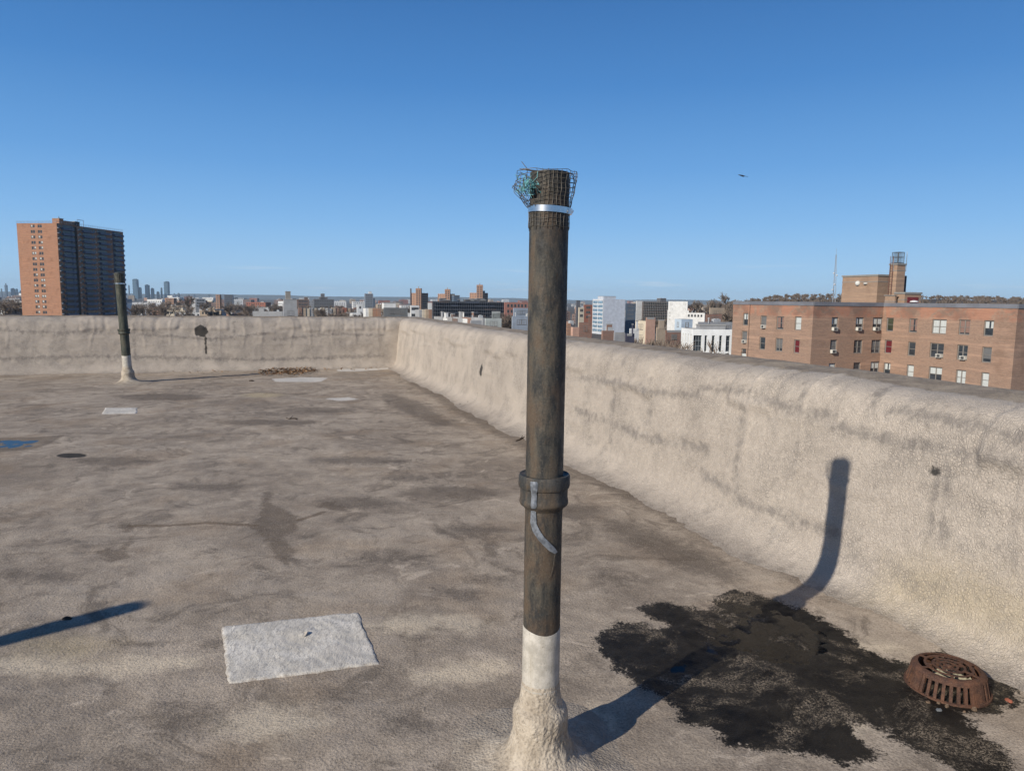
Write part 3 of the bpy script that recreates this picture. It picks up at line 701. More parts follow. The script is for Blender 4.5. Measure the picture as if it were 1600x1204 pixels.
    if kind == 'near':
        # the folded top of the cloth and its loose ends, placed on the pipe's own axes
        def q(px, py, y=0.0): p = AT(px, py, 2.2 + y); return (p[0] - loc[0], p[1] - loc[1], p[2] - loc[2])
        for k in range(9):
            y0 = -.055 + .014 * k; zo = random.uniform(-3, 3)
            mb.tube([q(813 + random.uniform(-2, 9), 264.5 + zo * .4, y0), q(830, 267 + zo * .5, y0 * .9), q(850, 269 + zo * .6, y0), q(872, 270.5 + zo * .4, y0), q(893 + random.uniform(-4, 3), 271.5 + zo * .5, y0)], .0009, 5)
        for pts in ([(815, 252.5, -.02), (820, 259, -.02), (825, 265, -.03)], [(800, 293, 0), (806, 287, 0), (813, 282, -.01), (820, 283, -.02)], [(800, 293, 0), (813, 302, -.01), (822, 311, -.02), (828, 319, -.03)],
                    [(808.5, 281, 0), (809, 277, 0), (812, 272.5, .01)], [(813, 269, -.01), (819, 272, -.02), (824, 273.5, -.03)], [(801, 290, 0), (808, 296, .01), (816, 305, .02)], [(812, 284, -.01), (814, 296, -.02), (820, 306, -.03)],
                    [(806, 288, -.01), (812, 292, -.02), (822, 300, -.04)], [(818, 279, -.02), (817, 290, -.03), (821, 303, -.04)], [(822, 274, -.03), (823, 285, -.04), (826, 300, -.05)], [(894, 275, 0), (897, 281, 0), (899, 290, 0)],
                    [(812, 310, 0), (815, 306, -.01), (818, 302, -.02)], [(893, 305, 0), (891, 315, -.01), (888, 325, -.01)], [(824, 266, 0), (823, 275, 0), (824, 290, 0)], [(895, 279, .01), (898, 276, .02)]):
            mb.tube([q(*p) for p in pts], .001, 5)
    mb.build('wire_guard', M_['wire'], root, True)
    zc = 1.766 if kind == 'near' else 1.70; mb = MB(); Rb = R0 + .0045
    mb.lathe([(Rb - .0015, -.0095), (Rb, -.009), (Rb, .009), (Rb - .0015, .0095)], 64, (0, 0, zc)); mb.v = [(x, y, z + (-.05 * x)) for x, y, z in mb.v]
    mb.obox((R0 * .93, -.03, zc - .012), (.012, 0, 0), (0, .03, 0), (0, 0, .016)); mb.tube([(R0 * .95 + .012, -.034, zc - .004), (R0 * .95 + .012, .006, zc - .004)], .0035, 8)
    mb.build('steel_band', M_['clamp'], root, False, True)
    if kind == 'near':
        mb = MB()   # teal fibre stuffed into the hole
        c = np.array([R0 * cos(hth) * 1.12 - .014, R0 * sin(hth) * 1.12 - .004, hz + .010])
        for k in range(85):
            p = c + RNG.normal(0, 1, 3) * np.array([.0075, .007, .009]); pts = [p]
            for j in range(4): p = p + RNG.normal(0, .0055, 3); pts.append(p)
            mb.tube(pts, .00085, 4)
        mb.build('teal_fibre_plug', M_['teal'], root)
        def sp(px, py, off=.0):   # a point on the pipe's skin seen at this pixel
            x = (px - 849.5 + (py - 800) * .012) / 28.6; a = radians(-90) + math.asin(max(-.97, min(.97, x))); r = R0 + off
            return a, r, pipe_zc(py, 2.145)
        mb = MB(); path = [(834, 797, 3.4), (834, 806, 3.8), (834, 818, 4.4), (838, 829, 4.4), (845, 840, 4.2), (853, 849, 4.2), (860, 857, 3.8), (866, 864, 2)]
        vs = []
        for i, (px, py, hw) in enumerate(path):
            for sgn in (-1, -.4, .4, 1):
                dx = sgn * hw; dy = 0 if i < 3 else -sgn * hw * .55; a, r, z = sp(px + dx, py + dy, .0035 + .0015 * (1 - abs(sgn)) + .0008 * i * .3); vs.append((r * cos(a), r * sin(a), z))
        mb.add(vs, [(i * 4 + j, i * 4 + j + 1, (i + 1) * 4 + j + 1, (i + 1) * 4 + j) for i in range(len(path) - 1) for j in range(3)])
        o = mb.build('metal_strap', M_['lead'], root, True)
        mb = MB(); pts = []
        for px, py in ((866, 864), (864, 872), (863, 882), (861, 892), (859, 900)): a, r, z = sp(px, py, .002); pts.append((r * cos(a), r * sin(a), z))
        mb.tube(pts, .0007, 4); mb.build('thin_thread', M_['wire'], root)
        mb = MB(); vs = []; path = [(833, 752, .0795, 5.5), (833, 757, .0812, 5.5), (833, 764, .0822, 5), (833, 770, .079, 4), (833.5, 775, .0768, 4), (833, 785, .0765, 4), (833, 790, .0788, 4.5), (832.5, 795, .074, 3)]
        for px, py, rad, hw in path:
            zz = pipe_zc(py, 2.13)
            for sgn in (-1, -.5, 0, .5, 1):
                x = (px + sgn * hw - 849.5) / 28.6 * R0; a = -pi / 2 + math.asin(x / rad); r = rad + .003 * (1 - sgn * sgn); vs.append((r * cos(a), r * sin(a), zz))
        mb.add(vs, [(i * 5 + j, i * 5 + j + 1, (i + 1) * 5 + j + 1, (i + 1) * 5 + j) for i in range(len(path) - 1) for j in range(4)]); mb.build('lead_drip', M_['lead'], root, True)
    return root
vent((.104, 2.20, 0), (0, 0, 0), 'tall rusty vent pipe in the middle of the roof with torn wire guard on top', 'vent pipes on the roof', 'near')
fp = G(201, 597.5); vent((fp[0], fp[1], 0), (0, radians(-2.3), 0), 'green-grey vent pipe leaning left in front of the far parapet', 'vent pipes on the roof', 'far')
tip = G(208, 946); L = 1.88 / tan(radians(SUN_EL)); vent((tip[0] - L * sin(radians(SUN_AZ)) , tip[1] - L * cos(radians(SUN_AZ)), 0), (0, 0, 0), 'vent pipe beyond the left edge whose shadow falls on the roof', 'vent pipes on the roof', 'off')

# ------------------------------------------------------------------ roof drain with its domed strainer
dc = W2(*DRAIN); dzv = -.016
droot = empty('roof_drain', (dc[0], dc[1], dzv), 'rusty round cast iron roof drain strainer at the edge of the wet stain', 'roof drain'); droot.scale = (.84, .84, .80)
RB, RT, HD = .178, .146, .112
mb = MB(); mb.lathe([(RB - .012, -.03), (RB - .012, .012), (RB - .004, .017), (RB + .004, .015), (RB + .006, .0), (RB + .006, -.03)], 64)
nb = 34
for k in range(nb):
    a = 2 * pi * k / nb; wdt = .0068 if k % 9 else .020
    for z0, z1 in ((.015, .100),):
        c0 = np.array([cos(a), sin(a), 0]); tg = np.array([-sin(a), cos(a), 0]); r0 = RB + (RT + .006 - RB) * z0 / HD; r1 = RB + (RT + .006 - RB) * z1 / HD
        p0 = c0 * (r0 - .010) - tg * wdt + np.array([0, 0, z0]); mb.obox(p0, tg * wdt * 2, c0 * .011, c0 * (r1 - r0) + np.array([0, 0, z1 - z0]))
mb.build('strainer_basket', M_['rust'], droot, False, True)
mb = MB(); mb.lathe([(RT + .0105, .090), (RT + .0085, .100), (RT + .001, .109), (RT - .010, .1145), (RT - .018, .1155), (RT - .018, .109), (RT - .004, .100), (RT - .002, .090), (RT + .0105, .090)], 72)
for r_, w_ in ((.099, .0056), (.066, .0058), (.037, .0055)):
    zz = .1165 + (.12 - r_) * .03; mb.lathe([(r_ - w_, zz - .003), (r_ - w_, zz), (r_ + w_, zz), (r_ + w_, zz - .003), (r_ - w_, zz - .003)], 64)
mb.lathe([(.014, .110), (.014, .119), (.010, .1215), (.0001, .1235)], 32)
for k, (ra, rb_, n_, o_) in enumerate(((.099, .132, 6, .1), (.069, .093, 5, .4), (.04, .063, 5, .0), (.012, .034, 4, .25))):
    for j in range(n_):
        a = 2 * pi * j / n_ + o_; c0 = np.array([cos(a), sin(a), 0]); tg = np.array([-sin(a), cos(a), 0]); w_ = .0065
        mb.obox(c0 * ra - tg * w_ + np.array([0, 0, .1135]), tg * w_ * 2, c0 * (rb_ - ra), (0, 0, .0035))
mb.build('top_grate', M_['rust'], droot, False, True)
mb = MB(); mb.lathe([(.228, -.024), (.228, -.002), (.218, .006), (.203, .007), (.190, .000), (.184, -.02)], 64, fn=lambda r, z, a: r * (1 + .02 * sin(a * 2 + 1) + .012 * sin(a * 7)))
mb.build('clamping_ring', plain('ring_gunk', (.028, .022, .017), .7, .5, 20, bumpd=.004), droot, True)
mb = MB(); mb.lathe([(.172, .012), (.10, -.002), (.0001, -.01)], 48); mb.build('sump_shade_disc', M_['black'], droot, True)  # near-black disc, its colour standing in for the shade down the drain hole
mb = MB()
for k in range(26):
    a = random.uniform(-.2, 1.5) ; r = random.uniform(.09, .135); p = (r * cos(a), r * sin(a), .0)
    mb.lathe([(.02, -.01), (.024, .010), (.020, .022 + random.uniform(0, .012)), (.008, .034 + random.uniform(0, .012)), (.0001, .048)], 8, p)
mb.build('foam_crumbs', plain('cream_foam', (.30, .27, .19), .9, .3, 30), droot, True)
mb = MB()
for k in range(9):
    a = -1.1 + random.uniform(-1.4, 1.2); r = .205 + random.uniform(-.01, .03); s_ = random.uniform(.006, .013)
    mb.lathe([(s_ * .7, -.004), (s_, .004), (s_ * .7, s_ + .004), (.0001, s_ * 1.2)], 7, (r * cos(a), r * sin(a), .004))
tag(mb.build('grit', plain('rusty_grit', (.17, .115, .075), .9, .6, 60), droot, False), kind='stuff')

# ------------------------------------------------------------------ small litter
def onroof(px, py, dz=0): p = G(px, py); s_, t_ = ST(p); return np.array([p[0], p[1], float(floor_z([s_], [t_])[0]) + dz])
def lump(name, px, py, sz, mat, label, cat):
    bm = bmesh.new(); bmesh.ops.create_icosphere(bm, subdivisions=2, radius=1)
    for v in bm.verts:
        k = 1 + .35 * float(pn(v.co.x * 2 + px, v.co.y * 2 + v.co.z * 3, 5)); v.co = Vector((v.co.x * sz[0] * k, v.co.y * sz[1] * k, max(-.2, v.co.z) * sz[2] * k))
    me = bpy.data.meshes.new(name); bm.to_mesh(me); bm.free(); me.materials.append(mat); o = link(name, me); o.location = onroof(px, py, sz[2] * .15); return tag(o, label, cat)
lump('dirt_clod', 105, 966, (.022, .014, .012), M_['clod'], 'black clod of dirt lying in the shadow at the left edge', 'clod')
lump('brick_chip', 1577, 1092, (.011, .016, .008), plain('red_chip', (.30, .10, .06), .8), 'small red brick chip lying right of the roof drain', 'chip')
lump('pebble', 1467, 1107, (.010, .009, .007), plain('grey_pebble', (.12, .125, .13), .5), 'small grey pebble in the wet dirt below the roof drain', 'pebble')
lump('dead_leaf', 458, 654, (.055, .03, .008), M_['twig'], 'dark curled leaf alone on the roof between far parapet and middle pipe', 'leaf')
lump('dead_leaf', 393, 596, (.05, .03, .02), M_['twig'], 'dark leaf lying just left of and below the leaf pile', 'leaf')
def twig(pts, r, label):
    p0 = onroof(*pts[0]); mb = MB()
    for br in (pts,): mb.tube([tuple(onroof(*p, .006) - p0) for p in br], [r] * (len(br) - 1) + [r * .5], 5)
    a = onroof(*pts[1], .006) - p0; mb.tube([tuple(a), tuple(a + np.array([.03, .05, .03]))], r * .7, 5)
    o = mb.build('twig', M_['twig'], None, True); o.location = tuple(p0); return tag(o, label, 'twig')
twig([(806, 690), (812, 688), (817, 685), (823, 683), (828, 676)], .006, 'dark twig at the foot of the right parapet just left of the middle pipe')
twig([(447, 653), (452, 655), (460, 654), (464, 656)], .005, 'short dark twig beside the lone leaf in the middle of the roof')
# dead leaves blown against the far parapet
mb = MB(); pol = PX((405, 581), (440, 577), (488, 577), (496, 580), (470, 587), (425, 588), (404, 586))
pa = np.array(pol); cnt = 0
while cnt < 420:
    p = RNG.uniform(pa.min(0), pa.max(0)); extra = cnt > 380
    if extra: p = np.array([RNG.uniform(-2.5, 2.5), RNG.uniform(15.3, 15.72)])
    elif sdf([p], pol)[0] > .05 * RNG.normal(): continue
    sz = RNG.uniform(.018, .042); a = RNG.uniform(0, 2 * pi); h = RNG.uniform(.0, .035) * (0 if extra else 1) + float(floor_z([p[0]], [p[1]])[0]) + .012
    c = np.array([*W2(*p), h]); ux = np.array([cos(a), sin(a), RNG.uniform(-.4, .4)]) * sz; uy = np.array([-sin(a), cos(a), RNG.uniform(-.4, .4)]) * sz * .6; up = np.array([0, 0, sz * .35])
    mb.add([c - ux, c - uy * .9 + up, c, c + uy * .9 + up, c + ux + up * .5], [(0, 1, 2), (0, 2, 3), (1, 4, 2), (2, 4, 3)], cnt % 3); cnt += 1
tag(mb.build('dead_leaves', [M_['leaf'], plain('leaf_tan', (.33, .20, .10), .8, .4, 9), plain('leaf_dark', (.10, .06, .035), .8, .4, 9)]), 'brown dead leaves blown together at the foot of the far parapet', 'leaves', kind='stuff')
# ------------------------------------------------------------------ the city below
GZ = -22.0
def groundm():
    t = NT('city_ground'); n = t.noise(.01, 5, .7); n2 = t.noise(.06, 4, .7)
    col = t.mix(t.ss(n, .4, .6), (.10, .085, .07), (.17, .15, .13)); col = t.mix(t.ss(n2, .5, .6, 0, .7), col, (.06, .055, .05)); t.bsdf(col, .9, None, 0, .2); return t.m
mb = MB(); nseg = 48
ringr = [0, 300, 1200, 4000, 12500]
vs = [(0, 0, GZ)] + [(r * cos(2 * pi * k / nseg), r * sin(2 * pi * k / nseg), GZ) for r in ringr[1:] for k in range(nseg)]
fs = [(0, 1 + k, 1 + (k + 1) % nseg) for k in range(nseg)] + [(1 + i * nseg + k, 1 + (i + 1) * nseg + k, 1 + (i + 1) * nseg + (k + 1) % nseg, 1 + i * nseg + (k + 1) % nseg) for i in range(3) for k in range(nseg)]
mb.add(vs, fs); tag(mb.build('ground', groundm()), kind='structure')
# far low hills
mb = MB(); N = 160
for k in range(N):
    for j, (r, f) in enumerate(((10500, 0), (11200, 1), (12200, .4))): pass
vs = []
for k in range(N + 1):
    a = radians(-75 + 150 * k / N); h = 26 + 16 * float(fbm(k * .12, 3.3, 5, 3)) + (12 if k > 110 else 0)
    for r, f in ((10300, 0), (11200, 1), (12300, 0)): vs.append((r * sin(a), r * cos(a), GZ + 2 + f * (h + 22)))
fs = [(i * 3 + j, (i + 1) * 3 + j, (i + 1) * 3 + j + 1, i * 3 + j + 1) for i in range(N) for j in range(2)]
mb.add(vs, fs); tag(mb.build('hills', plain('far_hill', (.09, .085, .07), .95, .3, .003), None, True), kind='structure')

# colours
def C(name, c, v=.14, r=.8): 
    if name not in M_: M_[name] = plain(name, c, r, v, .5, 0, 0, .3)
    return M_[name]
def glassm(name, c, rough=.12):
    t = NT(name); n = t.noise(.8, 2); t.bsdf(t.mix(t.ss(n, .3, .7), var(t, c, .6), var(t, c, 1.5)), rough, None, 0, .6); return t.m
M_['glass'] = glassm('window_glass', (.035, .042, .05)); M_['glass_blue'] = glassm('blue_window_glass', (.17, .25, .32), .25)
M_['frame'] = C('window_frame', (.22, .20, .18)); M_['wframe'] = C('white_frame', (.6, .6, .58)); M_['darkframe'] = C('dark_frame', (.035, .037, .04))
WN = {}
def winmesh(w, h, style='dark', cols=1, sill=True):
    """frame + panes; origin at the lower left corner, x along the wall, y outwards, z up"""
    key = (round(w, 2), round(h, 2), style, cols)
    if key in WN: return WN[key]
    f = .10 if w > .6 else .05; fm = MB()
    fm.box(0, w, -.12, .02, 0, f); fm.box(0, w, -.12, .02, h - f, h); fm.box(0, f, -.12, .02, f, h - f); fm.box(w - f, w, -.12, .02, f, h - f)
    for c in range(1, cols): fm.box(w * c / cols - f / 2, w * c / cols + f / 2, -.12, .01, f, h - f)
    fm.box(f, w - f, -.11, -.005, h * .5 - .025, h * .5 + .025)
    if sill: fm.box(-.05, w + .05, -.1, .07, -.08, 0)
    fr = fm.me('window_frame', [M_['frame'] if style != 'white' else M_['wframe']])
    pm = MB(); pm.box(f, w - f, -.08, -.06, f, h - f); pn_ = pm.me('pane', [M_['glass_blue'] if style == 'blue' else M_['glass']])
    WN[key] = (fr, pn_); return WN[key]
def place(o, P, d, out, a, z, off=0):
    """put o at distance a along the face and height z, x axis along d, y axis outwards"""
    p = np.array(P[:2]) + d * a + out * off
    m = Matrix(((d[0], out[0], 0, p[0]), (d[1], out[1], 0, p[1]), (0, 0, 1, z), (0, 0, 0, 1))); o.matrix_world = m; return o
def add_window(parent, P, d, out, a, z, w, h, style='dark', cols=1, curtain=None, single=False):
    fr, pa = winmesh(w, h, style, cols)
    inv = parent.matrix_world.inverted() if False else Matrix.Translation(-Vector(parent.location))
    o = link('window', fr, parent); place(o, P, d, out, a, z, .012); o.matrix_local = inv @ o.matrix_world.copy() if False else inv @ Matrix(((d[0], out[0], 0, P[0] + d[0] * a + out[0] * .012), (d[1], out[1], 0, P[1] + d[1] * a + out[1] * .012), (0, 0, 1, z), (0, 0, 0, 1)))
    p = link('pane', pa, o)
    if curtain:
        key = ('cur', curtain, round(w, 2), round(h, 2))
        if key not in WN:
            m = MB(); kind, frac = {'white': ('cur_white', 1.), 'half': ('cur_white', .5), 'red': ('cur_red', 1.), 'green': ('cur_green', .9), 'tan': ('cur_tan', .9), 'dim': ('cur_dim', .8)}[curtain]
            cm = {'cur_white': C('cur_white', (.52, .54, .52)), 'cur_red': C('cur_red', (.12, .014, .02)), 'cur_green': C('cur_green', (.045, .05, .03), .8), 'cur_tan': C('cur_tan', (.30, .2, .15)), 'cur_dim': C('cur_dim', (.14, .14, .14))}[kind]
            n = 9; z0 = h * (1 - frac) + .07
            for i in range(n):
                x0 = .075 + (w - .15) * i / n; x1 = .075 + (w - .15) * (i + 1) / n; m.quad((x0, -.056 + .012 * (i % 2), z0), (x1, -.056 + .012 * ((i + 1) % 2), z0), (x1, -.056 + .012 * ((i + 1) % 2), h - .075), (x0, -.056 + .012 * (i % 2), h - .075))
            WN[key] = m.me('curtain', [cm])
        link('curtain', WN[key], o)
    return o
def quads_with_holes(mb, P, d, out, L, z0, z1, holes, mi=0, depth=.18, jmi=None):
    """a wall with real openings. holes: (a0,a1,za,zb)"""
    jmi = mi if jmi is None else jmi
    xs = sorted({0, L, *[h[0] for h in holes], *[h[1] for h in holes]}); zs = sorted({z0, z1, *[h[2] for h in holes], *[h[3] for h in holes]})
    xs = [x for x in xs if 0 <= x <= L]; zs = [z for z in zs if z0 <= z <= z1]
    def p(a, z, o=0): q = np.array(P[:2]) + d * a - out * o; return (q[0], q[1], z)
    for i in range(len(zs) - 1):
        run = None
        for j in range(len(xs) - 1):
            ca = (xs[j] + xs[j + 1]) / 2; cz = (zs[i] + zs[i + 1]) / 2
            hole = any(h[0] < ca < h[1] and h[2] < cz < h[3] for h in holes)
            if not hole:
                if run is None: run = xs[j]
            if (hole or j == len(xs) - 2) and run is not None:
                e = xs[j] if hole else xs[j + 1]; mb.quad(p(run, zs[i]), p(e, zs[i]), p(e, zs[i + 1]), p(run, zs[i + 1]), mi); run = None
    for a0, a1, za, zb in holes:
        mb.quad(p(a0, za), p(a1, za), p(a1, za, depth), p(a0, za, depth), jmi); mb.quad(p(a0, zb), p(a0, zb, depth), p(a1, zb, depth), p(a1, zb), jmi)
        mb.quad(p(a0, za), p(a0, za, depth), p(a0, zb, depth), p(a0, zb), jmi); mb.quad(p(a1, za), p(a1, zb), p(a1, zb, depth), p(a1, za, depth), jmi)
        mb.quad(p(a0, za, depth), p(a1, za, depth), p(a1, zb, depth), p(a0, zb, depth), jmi)

class Block:
    """a box building whose near corner stands in column pxC at distance D; the left face runs away (or sideways) to pxL, the right face to pxR"""
    def __init__(s, name, pxL, pxC, pxR, ytop, D, mat, label, cat='building', group=None, yaw=None, zb=GZ, dl=14., dr=14., roofm=None, lip=.5, z1=None, side='R'):
        yaw = atan2(V2[1], V2[0]) if yaw is None else yaw
        v = np.array([cos(yaw), sin(yaw)]); u = np.array([-sin(yaw), cos(yaw)])
        s.v, s.u = v, u; c = AT(pxC, hor(pxC), D)[:2]; s.P = c; s.z1 = AT(pxC, ytop, D)[2] if z1 is None else z1; s.zb = zb; s.yaw = yaw
        if side == 'R':   # faces: left = -v normal running +u ; front = -u normal running +v
            s.Ld = u; s.Ll = along(c, u, pxL) if abs(pxL - pxC) > .3 else dl; s.Rd = v; s.Rl = along(c, v, pxR) if abs(pxR - pxC) > .3 else dr
            s.Lout, s.Rout = -v, -u
        else:             # left = front, -u normal running -v ; right = +v normal running +u
            s.Ld = -v; s.Ll = along(c, -v, pxL) if abs(pxL - pxC) > .3 else dl; s.Rd = u; s.Rl = along(c, u, pxR) if abs(pxR - pxC) > .3 else dr
            s.Lout, s.Rout = -u, v
        s.Ll = abs(s.Ll); s.Rl = abs(s.Rl)
        s.Ll = min(s.Ll, 90); s.Rl = min(s.Rl, 120)
        s.root = empty(name, (c[0], c[1], zb), label, cat, group)
        s.mat = mat
    def shell(s, mats=None, holesL=(), holesR=(), roofm=None, lip=.5, name='wall', depth=.18):
        mb = MB(); c = s.P; A, B = s.Ld * s.Ll, s.Rd * s.Rl
        quads_with_holes(mb, c, s.Ld, s.Lout, s.Ll, s.zb, s.z1, holesL, 0, depth); quads_with_holes(mb, c, s.Rd, s.Rout, s.Rl, s.zb, s.z1, holesR, 0, depth)
        for p, q in ((c + A, c + A + B), (c + B, c + A + B)): mb.quad((*p, s.zb), (*q, s.zb), (*q, s.z1), (*p, s.z1))
        mb.quad(*[(*p, s.z1 - lip) for p in (c, c + A, c + A + B, c + B)], 1)
        t_ = .3   # inner side of the roof rim, and its top
        ins = [c + s.Ld * t_ + s.Rd * t_, c + A - s.Ld * t_ + s.Rd * t_, c + A + B - s.Ld * t_ - s.Rd * t_, c + B + s.Ld * t_ - s.Rd * t_]; outs = [c, c + A, c + A + B, c + B]
        for i in range(4):
            j = (i + 1) % 4; mb.quad((*outs[i], s.z1), (*outs[j], s.z1), (*ins[j], s.z1), (*ins[i], s.z1), 2); mb.quad((*ins[i], s.z1), (*ins[j], s.z1), (*ins[j], s.z1 - lip), (*ins[i], s.z1 - lip), 2)
        o = s._loc(mb, name, [s.mat, roofm or C('tar_roof', (.22, .21, .20)), mats or C('coping', (.35, .34, .32))]); return o
    def _loc(s, mb, name, mats, parent=None, smooth=False):
        mb.v = [(x - s.P[0], y - s.P[1], z - s.zb) for x, y, z in mb.v]; return mb.build(name, mats, parent or s.root, smooth)
    def grid(s, face, rows, cols, w, h, style='dark', top=1.6, dz=3.0, m0=1.5, m1=1.5, joined=False, cur=None, colsn=1, skip=0, gap=None):
        """rows x cols windows, on face 'L' or 'R'"""
        d, out, L = (s.Ld, s.Lout, s.Ll) if face == 'L' else (s.Rd, s.Rout, s.Rl); P = s.P
        if cols <= 0 or L < m0 + m1: return
        # for a consistent right-handed frame x must run with the outside on the right hand
        jm = MB()
        for r in range(rows):
            z = s.z1 - top - h - r * dz
            if z < s.zb + .5: break
            for c in range(cols):
                if skip and random.random() < skip: continue
                a = m0 + (L - m0 - m1 - w) * (c / (cols - 1) if cols > 1 else .5)
                if joined:
                    q = P + d * a
                    jm.obox((*(q - out * .05), z), (*(d * w), 0), (*(out * .08), 0), (0, 0, h), 0); t = .09
                    for (aa, zz, ww, hh) in ((0, 0, w, t), (0, h - t, w, t), (0, t, t, h - 2 * t), (w - t, t, t, h - 2 * t), (t, h * .48, w - 2 * t, t * .7)):
                        jm.obox((*(q + d * aa - out * .02), z + zz), (*(d * ww), 0), (*(out * .09), 0), (0, 0, hh), 1)
                else:
                    o = add_window(s.root, P, d, out, a, z, w, h, style, colsn, cur(r, c) if cur else None)
        if joined and jm.v:
            o = s._loc(jm, 'windows', [M_['glass_blue'] if style == 'blue' else M_['glass'], M_['wframe'] if style in ('white', 'blue') else M_['frame']]); o['kind'] = 'stuff'
    def sub(s, name, a0, a1, b0, b1, h, mat, z0=None, roofm=None):
        """a smaller block on the roof: a along the left face, b along the right face"""
        z0 = s.z1 - .5 if z0 is None else z0; mb = MB(); p = s.P + s.Ld * a0 + s.Rd * b0
        mb.obox((*p, z0), (*(s.Rd * (b1 - b0)), 0), (*(s.Ld * (a1 - a0)), 0), (0, 0, h)); e = .12
        p2 = p - s.Ld * e - s.Rd * e; mb.obox((*p2, z0 + h), (*(s.Rd * (b1 - b0 + 2 * e)), 0), (*(s.Ld * (a1 - a0 + 2 * e)), 0), (0, 0, .25), 1)
        return s._loc(mb, name, [mat, roofm or C('coping', (.35, .34, .32))])
    def clutter(s, n=4):
        """bulkheads, vents and units on the roof"""
        for k in range(n):
            a = random.uniform(.15, .75) * s.Ll; b = random.uniform(.15, .8) * s.Rl; r = random.random()
            if r < .4: s.sub('roof_bulkhead', a, min(s.Ll - .4, a + 2.5), b, min(s.Rl - .4, b + 3), random.uniform(1.8, 2.8), s.mat)
            else:
                mb = MB(); p = s.P + s.Ld * a + s.Rd * b
                if r < .7: mb.obox((*p, s.z1 - .5), (*(s.Rd * 1.4), 0), (*(s.Ld * 1.1), 0), (0, 0, 1.3)); mb.lathe([(.45, 0), (.45, .12), (.1, .14)], 10, (p[0] + s.Rd[0] * .7 + s.Ld[0] * .5, p[1] + s.Rd[1] * .7 + s.Ld[1] * .5, s.z1 + .8)); nm = 'rooftop_unit'
                else: mb.lathe([(.18, 0), (.18, 1.3), (.3, 1.35), (.3, 1.6), (.02, 1.75)], 10, (*p, s.z1 - .5)); nm = 'roof_vent'
                s._loc(mb, nm, [C('unit_grey', (.42, .43, .43))])

# ------------------------------------------------------------------ brick apartment house across the way (right)
def scar(t, col, vec):
    n = t.noise(.6, 5, .7, vec, .6); sp = t.n('ShaderNodeSeparateXYZ'); t.l(vec, sp.inputs[0])
    up = t.ss(t.math('ADD', sp.outputs[1], t.math('MULTIPLY', n, 1.2)), .4, .9)
    col = t.mix(t.math('MULTIPLY', t.math('MULTIPLY', up, t.ss(n, .42, .55)), .5), col, (.42, .17, .10))
    return t.mix(t.math('MULTIPLY', t.math('MULTIPLY', up, t.ss(t.noise(.35, 3, .6, vec), .45, .6)), .5), col, (.17, .11, .085))
M_['ap_brick'] = brick_mat('apartment_brick', (.345, .215, .15), (.23, .14, .10), patch=scar, mortar=(.34, .27, .21))
M_['coping_blue'] = C('weathered_metal_coping', (.17, .175, .195), .2, .6)
ztop = 1.76; cC = AT(1381, 476, 88)[:2]                    # inner corner between the middle face and the right wing
Lb = abs(along(cC, -V2, 1271.5)); cB = cC - V2 * Lb       # middle face: from cB to cC
La = abs(along(cB, U2, 1146)); cA = cB + U2 * La          # left face: from cB away to cA
Lc = abs(along(cC, -U2, 1591)); cD = cC - U2 * Lc         # right wing: from cC towards us
Ld_ = 22.0
ap = empty('apartment_building', (cB[0], cB[1], GZ), 'long orange brick apartment house with window air conditioners, right behind the parapet', 'building')
FACES = {'A': (cB, U2, -V2, La), 'B': (cB, V2, -U2, Lb), 'C': (cD, U2, -V2, Lc), 'D': (cD, V2, -U2, Ld_)}
def zz(x0, x1, y0, y1): return (1130 + x0 * .29375, 1130 + x1 * .29375, 380 + y0 * .29375, 380 + y1 * .29375)
WA = [('A', (105, 132, 372, 427), 1, 'half', None), ('A', (98, 127, 467, 522), 1, 'dim', 'ac'), ('A', (97, 122, 560, 583), 1, None, None),
      ('A', (198, 230, 385, 445), 1, 'dim', 'ac'), ('A', (283, 322, 388, 452), 1, 'tan', None), ('A', (380, 415, 390, 457), 1, 'white', None),
      ('A', (192, 223, 498, 560), 1, None, None), ('A', (277, 315, 505, 570), 2, 'dim', None), ('A', (375, 405, 512, 575), 1, 'red', None),
      ('B', (577, 612, 393, 462), 1, 'half', 'ac'), ('B', (705, 747, 393, 463), 1, 'half', 'ac'), ('B', (796, 847, 395, 460), 2, 'half', 'ac'),
      ('B', (569, 605, 513, 583), 1, 'dim', 'ac'), ('B', (695, 741, 513, 580), 2, None, None), ('B', (788, 838, 513, 580), 2, 'dim', None),
      ('B', (692, 730, 633, 700), 1, None, None), ('B', (783, 830, 630, 697), 2, 'half', None),
      ('C', (868, 905, 396, 462), 1, 'green', None), ('C', (988, 1032, 400, 467), 1, 'tan', None), ('C', (1110, 1187, 403, 473), 2, 'white', None), ('C', (1253, 1313, 407, 478), 2, 'tan', None), ('C', (1385, 1438, 411, 487), 1, 'half', None),
      ('C', (858, 896, 513, 583), 1, 'red', None), ('C', (982, 1022, 523, 592), 1, None, None), ('C', (1098, 1173, 530, 602), 2, None, 'ac'), ('C', (1243, 1300, 540, 615), 2, None, 'ac'), ('C', (1375, 1427, 550, 627), 1, 'dim', None),
      ('C', (852, 888, 635, 700), 1, 'half', None), ('C', (975, 1013, 645, 712), 1, 'white', None), ('C', (1092, 1163, 657, 727), 2, 'half', None), ('C', (1236, 1290, 672, 745), 2, 'white', None), ('C', (1370, 1413, 685, 760), 1, 'white', None)]
holes = {k: [] for k in FACES}; wl = []
